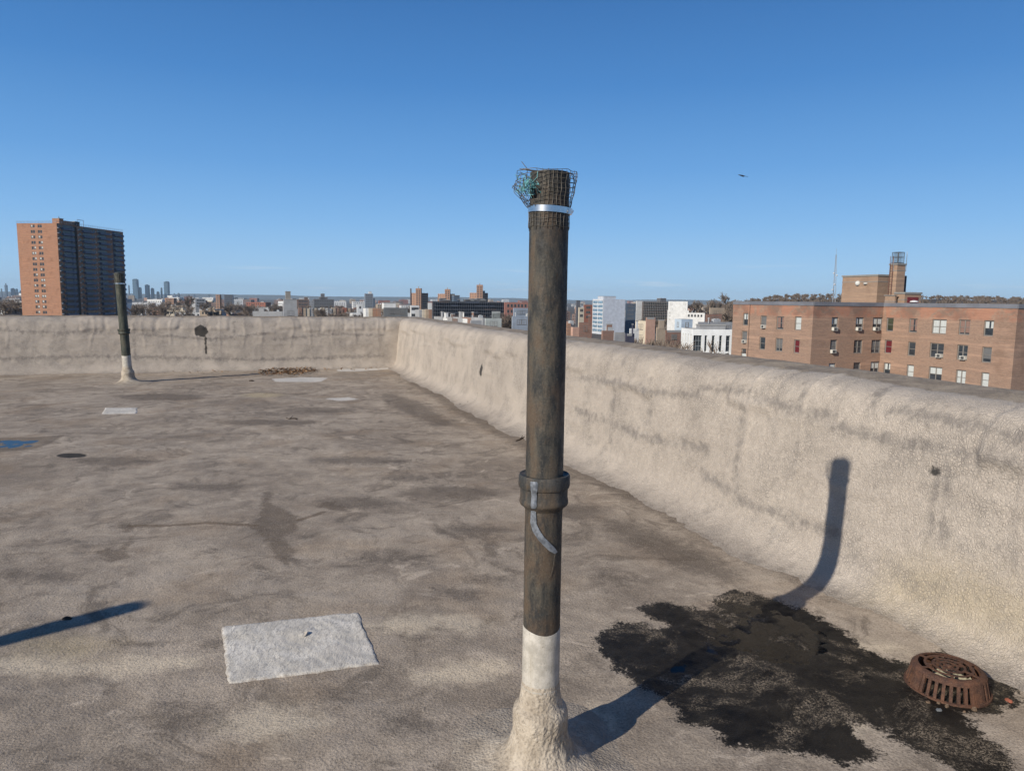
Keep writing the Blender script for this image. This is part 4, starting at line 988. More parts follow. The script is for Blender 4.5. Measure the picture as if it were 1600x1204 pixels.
for f, zr, cols, cur, ac in WA:
    P, d, out, L = FACES[f]; x0, x1, y0, y1 = zz(*zr); xm = (x0 + x1) / 2
    a0, za = on_face(x0, (y0 + y1) / 2, P, d); a1, _ = on_face(x1, (y0 + y1) / 2, P, d); _, zt = on_face(xm, y0, P, d); _, zb = on_face(xm, y1, P, d)
    lo, hi = min(a0, a1), max(a0, a1)
    # keep one true floor height so that rows line up on the building
    if zt - zb > 1: zt = round((zt - 0.0) / .05) * .05; zb = zt - 1.62
    holes[f].append((lo, hi, zb, zt)); wl.append((f, lo, hi, zb, zt, cols, cur, ac))
floor_h = 2.78
for f in 'ABC':   # the storeys hidden from here repeat the ones above
    base = [x for x in wl if x[0] == f and x[4] - x[3] > 1.2]
    base = [x for x in base if x[4] > -4.5 and x[4] < -2.0] if f != 'Z' else base
    for x in base:
        for k in range(1, 6):
            lo_z = x[3] - k * floor_h
            if any(abs(h[0] - x[1]) < .8 and abs(h[2] - lo_z) < 1.2 for h in holes[f]): continue
            if lo_z < GZ + .6: continue
            holes[f].append((x[1], x[2], lo_z, lo_z + 1.62)); wl.append((f, x[1], x[2], lo_z, lo_z + 1.62, x[5], random.choice([None, 'half', 'white', 'dim']), None))
for k in range(4):
    for r in range(6): holes['D'].append((2.5 + k * 4.6, 3.7 + k * 4.6, -2.6 - r * floor_h, -1.0 - r * floor_h)); wl.append(('D', 2.5 + k * 4.6, 3.7 + k * 4.6, -2.6 - r * floor_h, -1.0 - r * floor_h, 1, 'half', None))
mb = MB(); CB_ = .44
for f, (P, d, out, L) in FACES.items(): quads_with_holes(mb, P, d, out, L, GZ, ztop - CB_, holes[f], 0, .26)
far = 16.0
pB2 = cA + V2 * 40; mb.quad((*cA, GZ), (*pB2, GZ), (*pB2, ztop), (*cA, ztop)); pD = cD + V2 * Ld_; mb.quad((*pD, GZ), (*(pD + U2 * 40), GZ), (*(pD + U2 * 40), ztop), (*pD, ztop))
mb.v = [(x - cB[0], y - cB[1], z - GZ) for x, y, z in mb.v]; mb.build('wall', [M_['ap_brick']], ap)
mb = MB()
for f, (P, d, out, L) in FACES.items():
    e = {'A': (0, 0), 'B': (.0, -.16), 'C': (0, -.0), 'D': (0, 0)}[f]
    q = P + out * .07 + d * e[0]; mb.obox((*q, ztop - CB_), (*(d * (L + e[1])), 0), (*(-out * .42), 0), (0, 0, CB_))
    for k in range(int(L / 3.1)): mb.obox((*(P + out * .085 + d * (3.1 * k + 2)), ztop - CB_ - .01), (*(d * .06), 0), (*(-out * .05), 0), (0, 0, CB_ + .02))
mb.v = [(x - cB[0], y - cB[1], z - GZ) for x, y, z in mb.v]; mb.build('coping', [M_['coping_blue']], ap)
mb = MB(); zr_ = ztop - .9
pts = [cA, cB, cC, cD, cD + V2 * Ld_, cD + V2 * Ld_ + U2 * 40, cA + V2 * 40]
mb.add([(p[0] - cB[0], p[1] - cB[1], zr_ - GZ) for p in pts], [tuple(range(7))[::-1]]); mb.build('roof', [C('tar_roof', (.22, .21, .20))], ap)
# a slight joint in the left face, downpipe line
mb = MB(); a_, z_ = on_face(1171.5, 500, cB, U2); q = cB + U2 * a_; mb.obox((*(q - V2 * .03), GZ), (*(U2 * .10), 0), (*(V2 * .06), 0), (0, 0, ztop - CB_ - GZ)); 
mb.v = [(x - cB[0], y - cB[1], z - GZ) for x, y, z in mb.v]; mb.build('expansion_joint', [C('joint_dark', (.12, .08, .06))], ap)
acm = MB(); acm.box(0, .62, -.1, .42, 0, .40); acm.box(.05, .40, .42, .435, .05, .35, 1)
for k in range(5): acm.box(.44, .58, .42, .432, .06 + k * .055, .085 + k * .055, 1)
acm.lathe([(.10, 0), (.13, .012), (.001, .013)], 14, (0, 0, 0), 2); 
acme = acm.me('air_conditioner', [C('ac_cream', (.62, .60, .54)), C('ac_grill', (.07, .07, .07)), C('ac_grill', (.07, .07, .07))])
inv = Matrix.Translation((-cB[0], -cB[1], -GZ))
for f, lo, hi, zb, zt, cols, cur, ac in wl:
    P, d, out, L = FACES[f]; P_, d_ = (P, d)
    fr, pa = winmesh(hi - lo, zt - zb, 'dark', cols, zt - zb > 1)
    off = -.12
    o = link('window', fr, ap); p = P + d * lo + out * off
    o.matrix_local = inv @ Matrix(((d[0], out[0], 0, p[0]), (d[1], out[1], 0, p[1]), (0, 0, 1, zb), (0, 0, 0, 1)))
    link('pane', pa, o)
    if cur:
        key = ('cur', cur, round(hi - lo, 2), round(zt - zb, 2)); w_, h_ = hi - lo, zt - zb
        if key not in WN:
            kind, frac = {'white': ('cur_white', 1.), 'half': ('cur_white', .55), 'red': ('cur_red', 1.), 'green': ('cur_green', .9), 'tan': ('cur_tan', .9), 'dim': ('cur_dim', .8)}[cur]
            cm = {'cur_white': C('cur_white', (.50, .52, .50)), 'cur_red': C('cur_red', (.12, .014, .02)), 'cur_green': C('cur_green', (.045, .05, .03), .8), 'cur_tan': C('cur_tan', (.24, .15, .12)), 'cur_dim': C('cur_dim', (.14, .14, .14))}[kind]
            m = MB(); n = 9; z0 = h_ * (1 - frac) + .07
            for i in range(n):
                x0 = .075 + (w_ - .15) * i / n; x1 = .075 + (w_ - .15) * (i + 1) / n
                if cols == 1 and w_ > .9 and i in (3, 4) and cur in ('half', 'tan'): continue
                m.quad((x0, -.056 + .012 * (i % 2), z0), (x1, -.056 + .012 * ((i + 1) % 2), z0), (x1, -.056 + .012 * ((i + 1) % 2), h_ - .075), (x0, -.056 + .012 * (i % 2), h_ - .075))
            WN[key] = m.me('curtain', [cm])
        link('curtain', WN[key], o)
    if ac:
        c_ = link('air_conditioner', acme, o); c_.location = (.08 if (hi - lo) < 1.3 else .12, .02, .05)
# penthouse, chimney and their fittings
def APB(name, pxL, pxC, pxR, ytop, D, mat, z0=ztop - .9, cop=None):
    b = Block.__new__(Block); c = AT(pxC, hor(pxC), D)[:2]; z1 = AT(pxC, ytop, D)[2]; Ll = abs(along(c, U2, pxL)); Rl = abs(along(c, V2, pxR)); mb = MB()
    mb.obox((*c, z0), (*(V2 * Rl), 0), (*(U2 * Ll), 0), (0, 0, z1 - z0)); 
    if cop: mb.obox((*(c - V2 * .1 - U2 * .1), z1), (*(V2 * (Rl + .2)), 0), (*(U2 * (Ll + .2)), 0), (0, 0, cop), 1); mb.obox((*(c - V2 * .03 - U2 * .03), z1 - .75), (*(V2 * (Rl + .06)), 0), (*(U2 * (Ll + .06)), 0), (0, 0, .08), 1)
    mb.v = [(x - cB[0], y - cB[1], z - GZ) for x, y, z in mb.v]; mb.build(name, [mat, C('penthouse_coping', (.26, .25, .23))], ap); return c, z1, Ll, Rl
M_['pent_brick'] = brick_mat('penthouse_brick', (.36, .235, .155), (.27, .165, .11), mortar=(.34, .27, .21))
c1, zp1, l1, r1 = APB('penthouse', 1314, 1369, 1390, 431, 96, M_['pent_brick'], cop=.22)
c2, zp2, l2, r2 = APB('chimney', 1386.4, 1397.6, 1410.4, 413.6, 92.5, M_['pent_brick'], cop=.18)
c3, zp3, l3, r3 = APB('chimney_base', 1382, 1397.4, 1400, 462, 91.5, M_['pent_brick'], cop=.1)
c4, zp4, l4, r4 = APB('stair_bulkhead', 1397.5, 1412.6, 1438, 459, 91, M_['pent_brick'], cop=.22)
def APl(mb, name, mats, smooth=False): mb.v = [(x - cB[0], y - cB[1], z - GZ) for x, y, z in mb.v]; return mb.build(name, mats, ap, smooth)
mb = MB(); q = c4 + V2 * .45 - U2 * .05; mb.obox((*q, ztop - .9), (*(V2 * (r4 - .9)), 0), (*(U2 * .06), 0), (0, 0, zp4 - ztop + .5)); APl(mb, 'red_shutter', [C('dark_red', (.16, .025, .03))])
mb = MB(); q = c4 + V2 * (r4 * .45) - U2 * .35; mb.lathe([(.5, 0), (.46, .12), (.2, .2), (.01, .22)], 14, (q[0], q[1], zp4 - 1.0)); APl(mb, 'white_lamp_hood', [C('white_hood', (.6, .6, .6))])
mb = MB(); q = c2 + V2 * (r2 + .25) + U2 * .3; mb.obox((*q, zp4), (*(V2 * .42), 0), (*(U2 * 1.2), 0), (0, 0, (AT(1410, 430, 92)[2] - zp4))); APl(mb, 'dark_flue', [C('flue', (.03, .04, .055))])
for px, py, rr_, nm in ((1340.8, 442.6, .34, 'round_lamp'), (1353.2, 443, .22, 'small_lamp')):
    a_, z_ = on_face(px, py, c1, U2); q = c1 + U2 * a_ - V2 * .02; mb = MB(); R_ = [(rr_, 0), (rr_, .1), (rr_ * .85, .22), (rr_ * .5, .32), (.001, .36)]; mb.lathe(R_, 18)
    mb.v = [(q[0] - V2[0] * z + U2[0] * x * (1 if nm[0] == 'r' else 1.3), q[1] - V2[1] * z + U2[1] * x * (1 if nm[0] == 'r' else 1.3), z_ + y * (1 if nm[0] == 'r' else .6)) for x, y, z in mb.v]; APl(mb, nm, [C('lamp_glass', (.6, .6, .56))], True)
# ladder on the chimney: two rails and every rung
lad = empty('ladder_frame', (0, 0, 0)); bpy.data.objects.remove(lad)
mb = MB(); qa, _ = on_face(1391.5, 430, c2, U2); qb = qa - .42
for a in (qa, qb): p = c2 + U2 * a - V2 * .2; mb.tube([(*p, ztop - .2), (*p, zp2 + 1.1)], .035, 5)
for k in range(16): z = ztop + .1 + k * .33; p = c2 + U2 * qa - V2 * .2; q = c2 + U2 * qb - V2 * .2; mb.tube([(*p, z), (*q, z)], .022, 4)
APl(mb, 'ladder', [C('ladder_rust', (.16, .07, .05))])
# steel cage on the chimney
mb = MB(); zc0 = zp2 + .18; zc1 = AT(1400, 393.6, 92.5)[2]; cc = [c2 + V2 * x + U2 * y for x, y in ((.12, .12), (r2 - .2, .12), (r2 - .2, l2 - .1), (.12, l2 - .1))]
for p in cc: mb.tube([(*p, zc0), (*p, zc1)], .04, 5)
for z in (zc1, zc0 + .1, zc0 + .8):
    for i in range(4): mb.tube([(*cc[i], z), (*cc[(i + 1) % 4], z)], .035, 5)
for i in range(4):
    for k in range(1, 7):
        p = cc[i] + (cc[(i + 1) % 4] - cc[i]) * k / 7; mb.tube([(*p, zc0), (*p, zc1)], .016, 4)
APl(mb, 'chimney_cage', [C('cage_steel', (.10, .11, .12))])
mb = MB()
for px, y0, rr_ in ((1389.6, 403, .02), (1409.6, 397, .03), (1411.6, 393, .03)):
    p = c2 + (V2 * (r2 + .1) if px > 1400 else U2 * .5 - V2 * .1); mb.tube([(*p, zp2 - .8), (*p, AT(px, y0, 92.5)[2])], rr_, 5)
    if px > 1400:
        for k in range(5): mb.tube([(p[0] - .12, p[1], zp2 + .3 + k * .25), (p[0] + .12, p[1], zp2 + .3 + k * .25)], .01, 4)
APl(mb, 'whip_antennas', [C('antenna_grey', (.45, .46, .48))])
# radio mast behind the roof
D = 112; b0 = AT(1300.5, 470, D); b1 = AT(1306, 470, D); tp = AT(1306.5, 398, D)
mroot = empty('radio_mast', (b0[0], b0[1], ztop - .9), 'thin grey lattice radio mast standing behind the apartment house roof', 'mast'); mb = MB()
legs = [np.array([b0[0], b0[1], ztop - .9]), np.array([b1[0], b1[1], ztop - .9]), np.array([(b0[0] + b1[0]) / 2, b0[1] + .45, ztop - .9])]; top = np.array([tp[0], tp[1], tp[2]])
legt = [top + (l - np.mean(legs, 0)) * .22 for l in legs]
for l, t_ in zip(legs, legt): mb.tube([tuple(l), tuple(t_)], .028, 5)
for k in range(22):
    for i in range(3):
        j = (i + 1) % 3; f0, f1 = k / 22, (k + 1) / 22; p = legs[i] + (legt[i] - legs[i]) * f0; q = legs[j] + (legt[j] - legs[j]) * f1; mb.tube([tuple(p), tuple(q)], .014, 4)
mb.tube([tuple(top), tuple(top + np.array([0, 0, .9]))], .02, 4)
mb.v = [(x - b0[0], y - b0[1], z - ztop + .9) for x, y, z in mb.v]; mb.build('lattice', C('mast_grey', (.30, .31, .33)), mroot)
mb = MB()
for k, zf in enumerate((.35, .62, .66, .45)):
    p = legs[k % 3] + (legt[k % 3] - legs[k % 3]) * zf; mb.lathe([(.001, -.12), (.12, -.08), (.14, 0), (.12, .08), (.001, .12)], 8, (p[0] + (.12 if k % 2 else -.12), p[1], p[2]))
mb.v = [(x - b0[0], y - b0[1], z - ztop + .9) for x, y, z in mb.v]; mb.build('mast_lamps', C('white_hood', (.6, .6, .6)), mroot, True)
tag(link('roof_slab', (lambda m: m)((lambda b: (b.box(-6, 6, -2, 6, GZ, ztop - .9), b.me('slab', [M_['ap_brick']]))[1])(MB()))), 'brick rear wing of the apartment house that carries the radio mast', 'building').location = (b0[0], b0[1] + 1, 0)

# ------------------------------------------------------------------ tall brick tower on the left
yaw = radians(-9.6); tb = brick_mat('tower_brick', (.39, .19, .11), (.29, .135, .08), yaw=yaw, big=2.0, mortar=(.36, .24, .17))
T = Block('apartment_tower', 33, 95, 197, 348.5, 364, tb, 'tall slab of orange brick flats with one sunlit end and a dark balcony side', yaw=yaw, side='L', cat='tower block')
fh = 2.66; holesL = []
P, d = T.P, T.Ld
for r in range(22):
    for f0, f1 in ((.655, .548), (.477, .37)):   # fractions from the near corner
        a0, a1 = sorted(((1 - f0 + 0) * 0 + f1 * T.Ll, f0 * T.Ll)); z = T.z1 - .75 - 1.45 - r * fh
        for h0 in (a0, (a0 + a1) / 2 + .06): holesL.append((h0, h0 + (a1 - a0) / 2 - .12, z, z + 1.45))
T.shell(holesL=holesL, depth=.25, mats=C('coping_pale', (.40, .38, .36)))
for h0, h1, z0, z1_ in holesL:
    fr, pa = winmesh(h1 - h0, z1_ - z0, 'dark', 1, False); o = link('window', fr, T.root)
    o.matrix_local = Matrix.Translation((-T.P[0], -T.P[1], -T.zb)) @ Matrix(((T.Ld[0], T.Lout[0], 0, T.P[0] + T.Ld[0] * h0 - T.Lout[0] * .1), (T.Ld[1], T.Lout[1], 0, T.P[1] + T.Ld[1] * h0 - T.Lout[1] * .1), (0, 0, 1, z0), (0, 0, 0, 1)))
    link('pane', pa, o)
    if random.random() < .35:
        w_, h_ = h1 - h0, z1_ - z0; key = ('blind', round(w_, 2))
        if key not in WN: m = MB(); m.quad((.08, -.05, h_ * .3), (w_ - .08, -.05, h_ * .3), (w_ - .08, -.05, h_ - .08), (.08, -.05, h_ - .08)); WN[key] = m.me('blind', [C('cur_white', (.5, .52, .5))])
        link('blind', WN[key], o)
# long dark side: balconies, windows and pale air conditioners, storey by storey
Rd, Ro, RL = T.Rd, T.Rout, T.Rl
def fpx(zx): return abs(along(T.P, Rd, zx * .14946))
slab = MB(); slab.box(0, 7.0, 0, 1.5, 0, .18); slab.box(0, 7.0, 1.42, 1.5, .18, 1.1, 0); slab.box(0, .08, 0, 1.42, .18, 1.1); slab.box(6.92, 7.0, 0, 1.42, .18, 1.1)
slabm = slab.me('balcony', [C('balcony_blue', (.135, .16, .21))])
door = MB(); door.box(0, 4.6, -.02, .04, 0, 2.2); doorm = door.me('balcony_door', [M_['glass']])
acs = MB(); acs.box(0, .9, 0, .4, 0, .5); acsm = acs.me('air_conditioner', [C('ac_pale', (.55, .53, .5))])
wn_ = MB(); wn_.box(0, 1.5, -.02, .05, 0, 1.4); wnm = wn_.me('side_window', [M_['glass']])
iv = Matrix.Translation((-T.P[0], -T.P[1], -T.zb))
def onR(name, me, a, z, off=0.0, par=None):
    o = link(name, me, T.root); p = T.P + Rd * a + Ro * off; o.matrix_local = iv @ Matrix(((Rd[0], Ro[0], 0, p[0]), (Rd[1], Ro[1], 0, p[1]), (0, 0, 1, z), (0, 0, 0, 1))); return o
bal = [fpx(x) for x in (680, 890, 1062, 1210)]; dots = [fpx(x) for x in (632, 770, 842, 990, 1020, 1128, 1155, 1182, 1300)]; wins = [fpx(x) for x in (650, 745, 788, 860, 972, 1005, 1045, 1110, 1270)]
stuffw = MB(); stuffa = MB()
for r in range(22):
    z = T.z1 - 2.3 - r * fh
    for a in bal: onR('balcony', slabm, a, z - .7)
    for k, a in enumerate(wins):
        p = T.P + Rd * a - Ro * .02; stuffw.obox((*p, z), (*(Rd * 1.7), 0), (*(Ro * .07), 0), (0, 0, 1.4))
    for a in bal: p = T.P + Rd * (a + .8) - Ro * .02; stuffw.obox((*p, z - .5), (*(Rd * 5), 0), (*(Ro * .06), 0), (0, 0, 2.1))
    for k, a in enumerate(dots):
        if random.random() < .9: onR('air_conditioner', acsm, a, z - .1 + random.uniform(-.1, .1))
o = T._loc(stuffw, 'side_windows', [M_['glass']]); o['kind'] = 'stuff'
mb = MB()
for a, w_ in ((fpx(806), 2.2),): p = T.P + Rd * a - Ro * .02; mb.obox((*p, T.zb), (*(Rd * w_), 0), (*(Ro * .05), 0), (0, 0, T.z1 - T.zb - .6))  # flat near-black strip, painting the shade of a recess on the wall
T._loc(mb, 'recess_shade_strip', [C('recess_shade', (.02, .018, .018))])
for a0, a1 in ((fpx(700), fpx(800)), (fpx(905), fpx(975)), (fpx(1062), fpx(1120)), (fpx(1205), fpx(1265))):
    mb = MB(); p = T.P + Rd * a0; mb.obox((*p, T.zb), (*(Rd * (a1 - a0)), 0), (*(Ro * .03), 0), (0, 0, T.z1 - T.zb - .5)); T._loc(mb, 'grey_panel_bay', [C('bay_grey', (.11, .125, .16))])
# roof things on the tower
def TB(name, pxa, pxb, y, a_in, mat, dep=5): 
    a0, a1 = abs(along(T.P, Rd, pxa)), abs(along(T.P, Rd, pxb)); return T.sub(name, a_in, a_in + dep, a0, a1, AT(pxa, y, T.P[1] + Rd[1] * a0)[2] - T.z1 + .5, mat)
TB('water_tank_house', 107.5, 114, 341.5, 3, tb, 4); TB('lift_house', 114.5, 129, 345.5, 2.5, tb, 7)
TB('stair_head', 129, 136, 346.5, 2, C('dark_plant', (.05, .05, .055)), 4)
mb = MB(); 
for fx in np.linspace(0, 1, 30):
    p = T.P + T.Ld * T.Ll * fx; mb.tube([(*p, T.z1), (*p, T.z1 + 1.1)], .05, 4)
    p = T.P + Rd * RL * fx; mb.tube([(*p, T.z1), (*p, T.z1 + 1.1)], .05, 4)
for z in (T.z1 + 1.1, T.z1 + .6):
    mb.tube([(*T.P, z), (*(T.P + T.Ld * T.Ll), z)], .04, 4); mb.tube([(*T.P, z), (*(T.P + Rd * RL), z)], .04, 4)
a0 = abs(along(T.P, Rd, 135)); a1 = abs(along(T.P, Rd, 144.5)); zc = AT(140, 346, 390)[2]
for a in (a0, a1): p = T.P + Rd * a + T.Ld * 3; mb.tube([(*p, T.z1 - .5), (*p, zc)], .12, 4)
p = T.P + Rd * a0 + T.Ld * 3; q = T.P + Rd * a1 + T.Ld * 3; mb.tube([(*p, zc), (*q, zc)], .12, 4)
T._loc(mb, 'roof_railing', [C('rail_grey', (.35, .36, .38))])
mb = MB(); p = T.P + Rd * abs(along(T.P, Rd, 110)) + T.Ld * 4; mb.lathe([(.7, -3), (.7, -.6), (.1, -.2), (.05, .6)], 10, (*p, AT(110, 341, 380)[2] - .5)); T._loc(mb, 'roof_tank', [C('dark_plant', (.05, .05, .055))])

# ------------------------------------------------------------------ buildings one by one
BR = [brick_mat('city_brick', (.30, .15, .10)), brick_mat('city_brick_orange', (.42, .22, .13)), brick_mat('city_brick_dark', (.17, .10, .08))]
cw = C('wall_white', (.68, .67, .64)); cc_ = C('wall_cream', (.58, .50, .38)); cg = C('wall_grey', (.33, .33, .33)); cdg = C('wall_darkgrey', (.12, .12, .13)); cb = C('wall_paleblue', (.45, .53, .60)); ct = C('wall_tan', (.42, .33, .24)); cr_ = C('wall_red', (.30, .12, .08)); cp = C('wall_pinkish', (.50, .31, .23)); cbl = C('wall_slateblue', (.09, .12, .16))
wr = C('roof_silver', (.60, .60, .60)); lr = C('roof_grey', (.30, .29, .28))
B_ = 'building'
def bld(name, L, Cc, R, y, D, mat, label, rows=3, cl=0, crr=0, w=1.1, h=1.6, dz=3.1, top=1.0, style='dark', joined=None, clutter=0, **k):
    roofm = k.pop('roofm', None); group = k.pop('group', None); b = Block(name, L, Cc, R, y, D, mat, label, group=group, **k); b.shell(roofm=roofm)
    joined = (D > 330) if joined is None else joined
    rows = min(rows, max(1, int((b.z1 - b.zb - 1) / dz)))
    if cl: b.grid('L', rows, cl, w, h, style, top, dz, joined=joined)
    if crr: b.grid('R', rows, crr, w, h, style, top, dz, joined=joined)
    if clutter: b.clutter(clutter)
    return b
# pale block with gridded end, right of the middle pipe
b = bld('panel_office_block', 926.4, 942.7, 977, 467.2, 520, C('panel_pale', (.52, .55, .60)), 'pale blue-grey blank block with gridded glass end beside the middle pipe', 0, roofm=lr)
b.sub('roof_house', 2, 11, 1, b.Rl * .62, 2.4, C('panel_pale', (.52, .55, .60)))
mb = MB(); nr_ = 9; zz_h = 2.9
for r in range(nr_ - 1):
    for c in range(2):
        a0 = .35 + c * (b.Ll - .3) / 2; w_ = (b.Ll - .3) / 2 - .45; p = b.P + b.Ld * a0 - b.Lout * .02; z = b.z1 - 1.1 - (r + 1) * zz_h + .4
        o_ = MB(); o_.obox((*p, z), (*(b.Ld * w_), 0), (*(b.Lout * .05), 0), (0, 0, zz_h - .55)); pane = b._loc(o_, 'glass_bay', [M_['glass_blue']])
mb = MB()
for r in range(nr_): z = b.z1 - .7 - r * zz_h; p = b.P - b.Lout * .01; mb.obox((*p, z), (*(b.Ld * b.Ll), 0), (*(b.Lout * .12), 0), (0, 0, .35))
for c in range(3): p = b.P + b.Ld * (c * (b.Ll - .35) / 2) - b.Lout * .01; mb.obox((*p, b.zb), (*(b.Ld * .35), 0), (*(b.Lout * .16), 0), (0, 0, b.z1 - b.zb - .01))
b._loc(mb, 'white_bay_frames', [cw])
bld('blue_block', 977.5, 978.5, 994, 474, 560, cbl, 'dark slate-blue block behind the pale blank block', 8, 0, 4, 1.3, 1.7, joined=False)
bld('stair_tower_block', 993.5, 994.5, 1004, 470, 640, cw, 'white blank stair tower left of the brown scaffolded frame building', 0)
b = bld('frame_building', 1003.5, 1004.5, 1043.5, 471, 620, C('brown_netting', (.13, .10, .085)), 'brown grey building wrapped in scaffolding left of the white upper block', 0, roofm=lr)
mb = MB()
for r in range(9): z = b.z1 - .9 - r * 2.1; mb.obox((*(b.P + b.Rout * .02), z), (*(b.Rd * b.Rl), 0), (*(b.Rout * .9), 0), (0, 0, .14))
for c in range(15): mb.tube([(*(b.P + b.Rd * b.Rl * c / 14 + b.Rout * .9), b.zb), (*(b.P + b.Rd * b.Rl * c / 14 + b.Rout * .9), b.z1 + 1)], .07, 4)
b._loc(mb, 'scaffold', [C('scaffold_pale', (.36, .35, .33))]); b.grid('R', 7, 11, 1.1, 1.5, 'dark', 1.0, 2.1 * 1.3, joined=True)
b.sub('roof_plant', 2, 8, b.Rl * .75, b.Rl * .98, 3.4, cdg)
bld('white_block', 1043.5, 1044.5, 1074.5, 470.6, 600, cw, 'bright white block with few small square windows on its face', 2, 0, 2, 2.0, 1.8, 4.6, 1.2, joined=False, yaw=-.3)
bld('white_wing', 1043, 1043.5, 1077, 484.5, 585, cw, 'lower white wing with small windows in front of the bright white block', 3, 0, 2, .9, 1.0, 2.6, 1.4, joined=False, yaw=-.3)
bld('white_low_hall', 1071, 1072, 1102, 488.5, 470, cw, 'low white hall right of the bright white block', 1, 0, 5, clutter=3, yaw=-.3)
bld('light_blue_house', 1055.5, 1066, 1083.5, 498.5, 235, cb, 'small light blue house below the low white hall', 2, 2, 3, joined=False)
bld('grey_flats', 1091.5, 1092.5, 1150, 502.8, 205, cg, 'long grey upper storey with dark window strip behind the white modern front', 2, 0, 12, 1.4, 1.5, joined=False, clutter=3)
bld('red_brick_house', 1103.5, 1104.5, 1129, 490.5, 270, BR[0], 'low red brick house in front of the hillside trees', 2, 0, 5, joined=False)
bld('tan_house', 1109, 1110, 1133, 480.8, 330, ct, 'tan house just under the big bare tree on the hillside', 2, 0, 5, roofm=wr, joined=False)
bld('cream_row_house', 993.8, 1010.5, 1012, 501.3, 210, cc_, 'cream front of the little house with red windows', 3, 4, 0, .9, 1.6, joined=False)
bld('pink_party_wall', 1010, 1010.8, 1025, 496, 208, cp, 'tall blank pinkish gable wall right of the cream front', 0)
bld('tan_gable', 1027, 1028, 1041, 511, 190, ct, 'low tan house with a small roof hut right of the pinkish gable', 1, 0, 3, joined=False, clutter=1)
bld('brick_row', 1041.5, 1042.5, 1068, 515.8, 178, BR[0], 'low dark red brick row just left of the white modern front', 2, 0, 7, .8, 1.3, joined=False)
bld('grey_hut_house', 960.5, 961.5, 978, 519, 150, cg, 'small grey roof hut with one window below the pale blank block', 1, 0, 1, joined=False)
bld('brick_low', 941, 943, 961, 516.5, 165, BR[0], 'low red brick house touching the parapet below the pale blank block', 2, 1, 4, joined=False, clutter=2)
bld('dark_low', 978.5, 979.5, 993, 521, 150, C('dark_purple', (.07, .07, .10)), 'dark low roof between the grey hut and the bare trees', 0, clutter=1)
bld('white_roof_house', 985, 986, 1000, 513, 185, cw, 'low house with bright white roof in front of the cream front', 1, 0, 3, joined=False, clutter=1)
bld('brick_house_mid', 905, 906, 925.3, 503.5, 215, BR[0], 'red brick house between the middle pipe and the gridded glass end', 3, 0, 4, joined=False, clutter=1)
bld('orange_house', 893, 896, 906, 511, 190, cp, 'small orange-pink house just right of the middle pipe', 2, 1, 2, joined=False)
bld('brick_house_far', 886, 887, 893, 505, 230, BR[1], 'small brick house touching the right edge of the middle pipe', 2, 0, 2, joined=False, clutter=1)
bld('red_rooftop_block', 912, 913, 926, 476, 480, cr_, 'reddish block on the skyline right of the middle pipe', 3, 0, 4)
bld('dark_cube_block', 900, 901, 906.5, 469.3, 560, cdg, 'small dark cube building on the skyline right of the middle pipe', 2, 0, 2)
bld('white_cube_block', 904, 905, 913, 480, 430, cc_, 'cream cube under the skyline right of the middle pipe', 2, 0, 2)
# white modern front with tall dark windows
b = Block('modern_white_building', 1066.3, 1085, 1152, 514.2, 160, C('modern_white', (.78, .78, .75)), yaw=.08, label= 'white modern front with tall dark windows left of the brick apartment house')
hR = []; hL = []
for z in (b.z1 - 5.3,):
    x = 0
for fx, w_ in ((.02, 1.6), (.02 + .030, 1.6)): pass
def ap_(px): return abs(along(b.P, b.Rd, px))
for x0, x1 in ((1086, 1099), (1103.5, 1107.5), (1115, 1119.5), (1126.5, 1131), (1137, 1143.5)):
    hR.append((ap_(x0), ap_(x1), b.z1 - 4.9, b.z1 - 1.35)); hR.append((ap_(x0), ap_(x1), b.z1 - 8.6, b.z1 - 5.3))
for k in range(4): a0 = b.Ll * (.12 + .22 * k); hL.append((a0, a0 + .8, b.z1 - 4.9, b.z1 - 1.2)); hL.append((a0, a0 + .8, b.z1 - 8.6, b.z1 - 5.3))
b.shell(holesL=hL, holesR=hR, depth=.45, roofm=wr, lip=.9)
for f, hs in (('L', hL), ('R', hR)):
    for a0, a1, z0, z1_ in hs:
        d, out = (b.Ld, b.Lout) if f == 'L' else (b.Rd, b.Rout); m = MB(); p = b.P + d * a0 - out * .42; W_ = a1 - a0
        m.obox((*p, z0), (*(d * W_), 0), (*(out * .05), 0), (0, 0, z1_ - z0)); 
        fm = MB()
        for zf in (0, .32, .66, .97): fm.obox((*(p + out * .06), z0 + (z1_ - z0) * zf), (*(d * W_), 0), (*(out * .06), 0), (0, 0, .09))
        nc = 3 if W_ > 1.4 else 1
        for c in range(nc + 1): fm.obox((*(p + out * .055 + d * (W_ - .07) * c / nc), z0), (*(d * .07), 0), (*(out * .07), 0), (0, 0, z1_ - z0))
        o = b._loc(fm, 'window', [C('win_grey', (.25, .27, .28))]); g = b._loc(m, 'pane', [M_['glass']], o)
b.sub('roof_screen', 1.5, 4, 2, b.Rl * .8, 1.3, cg)
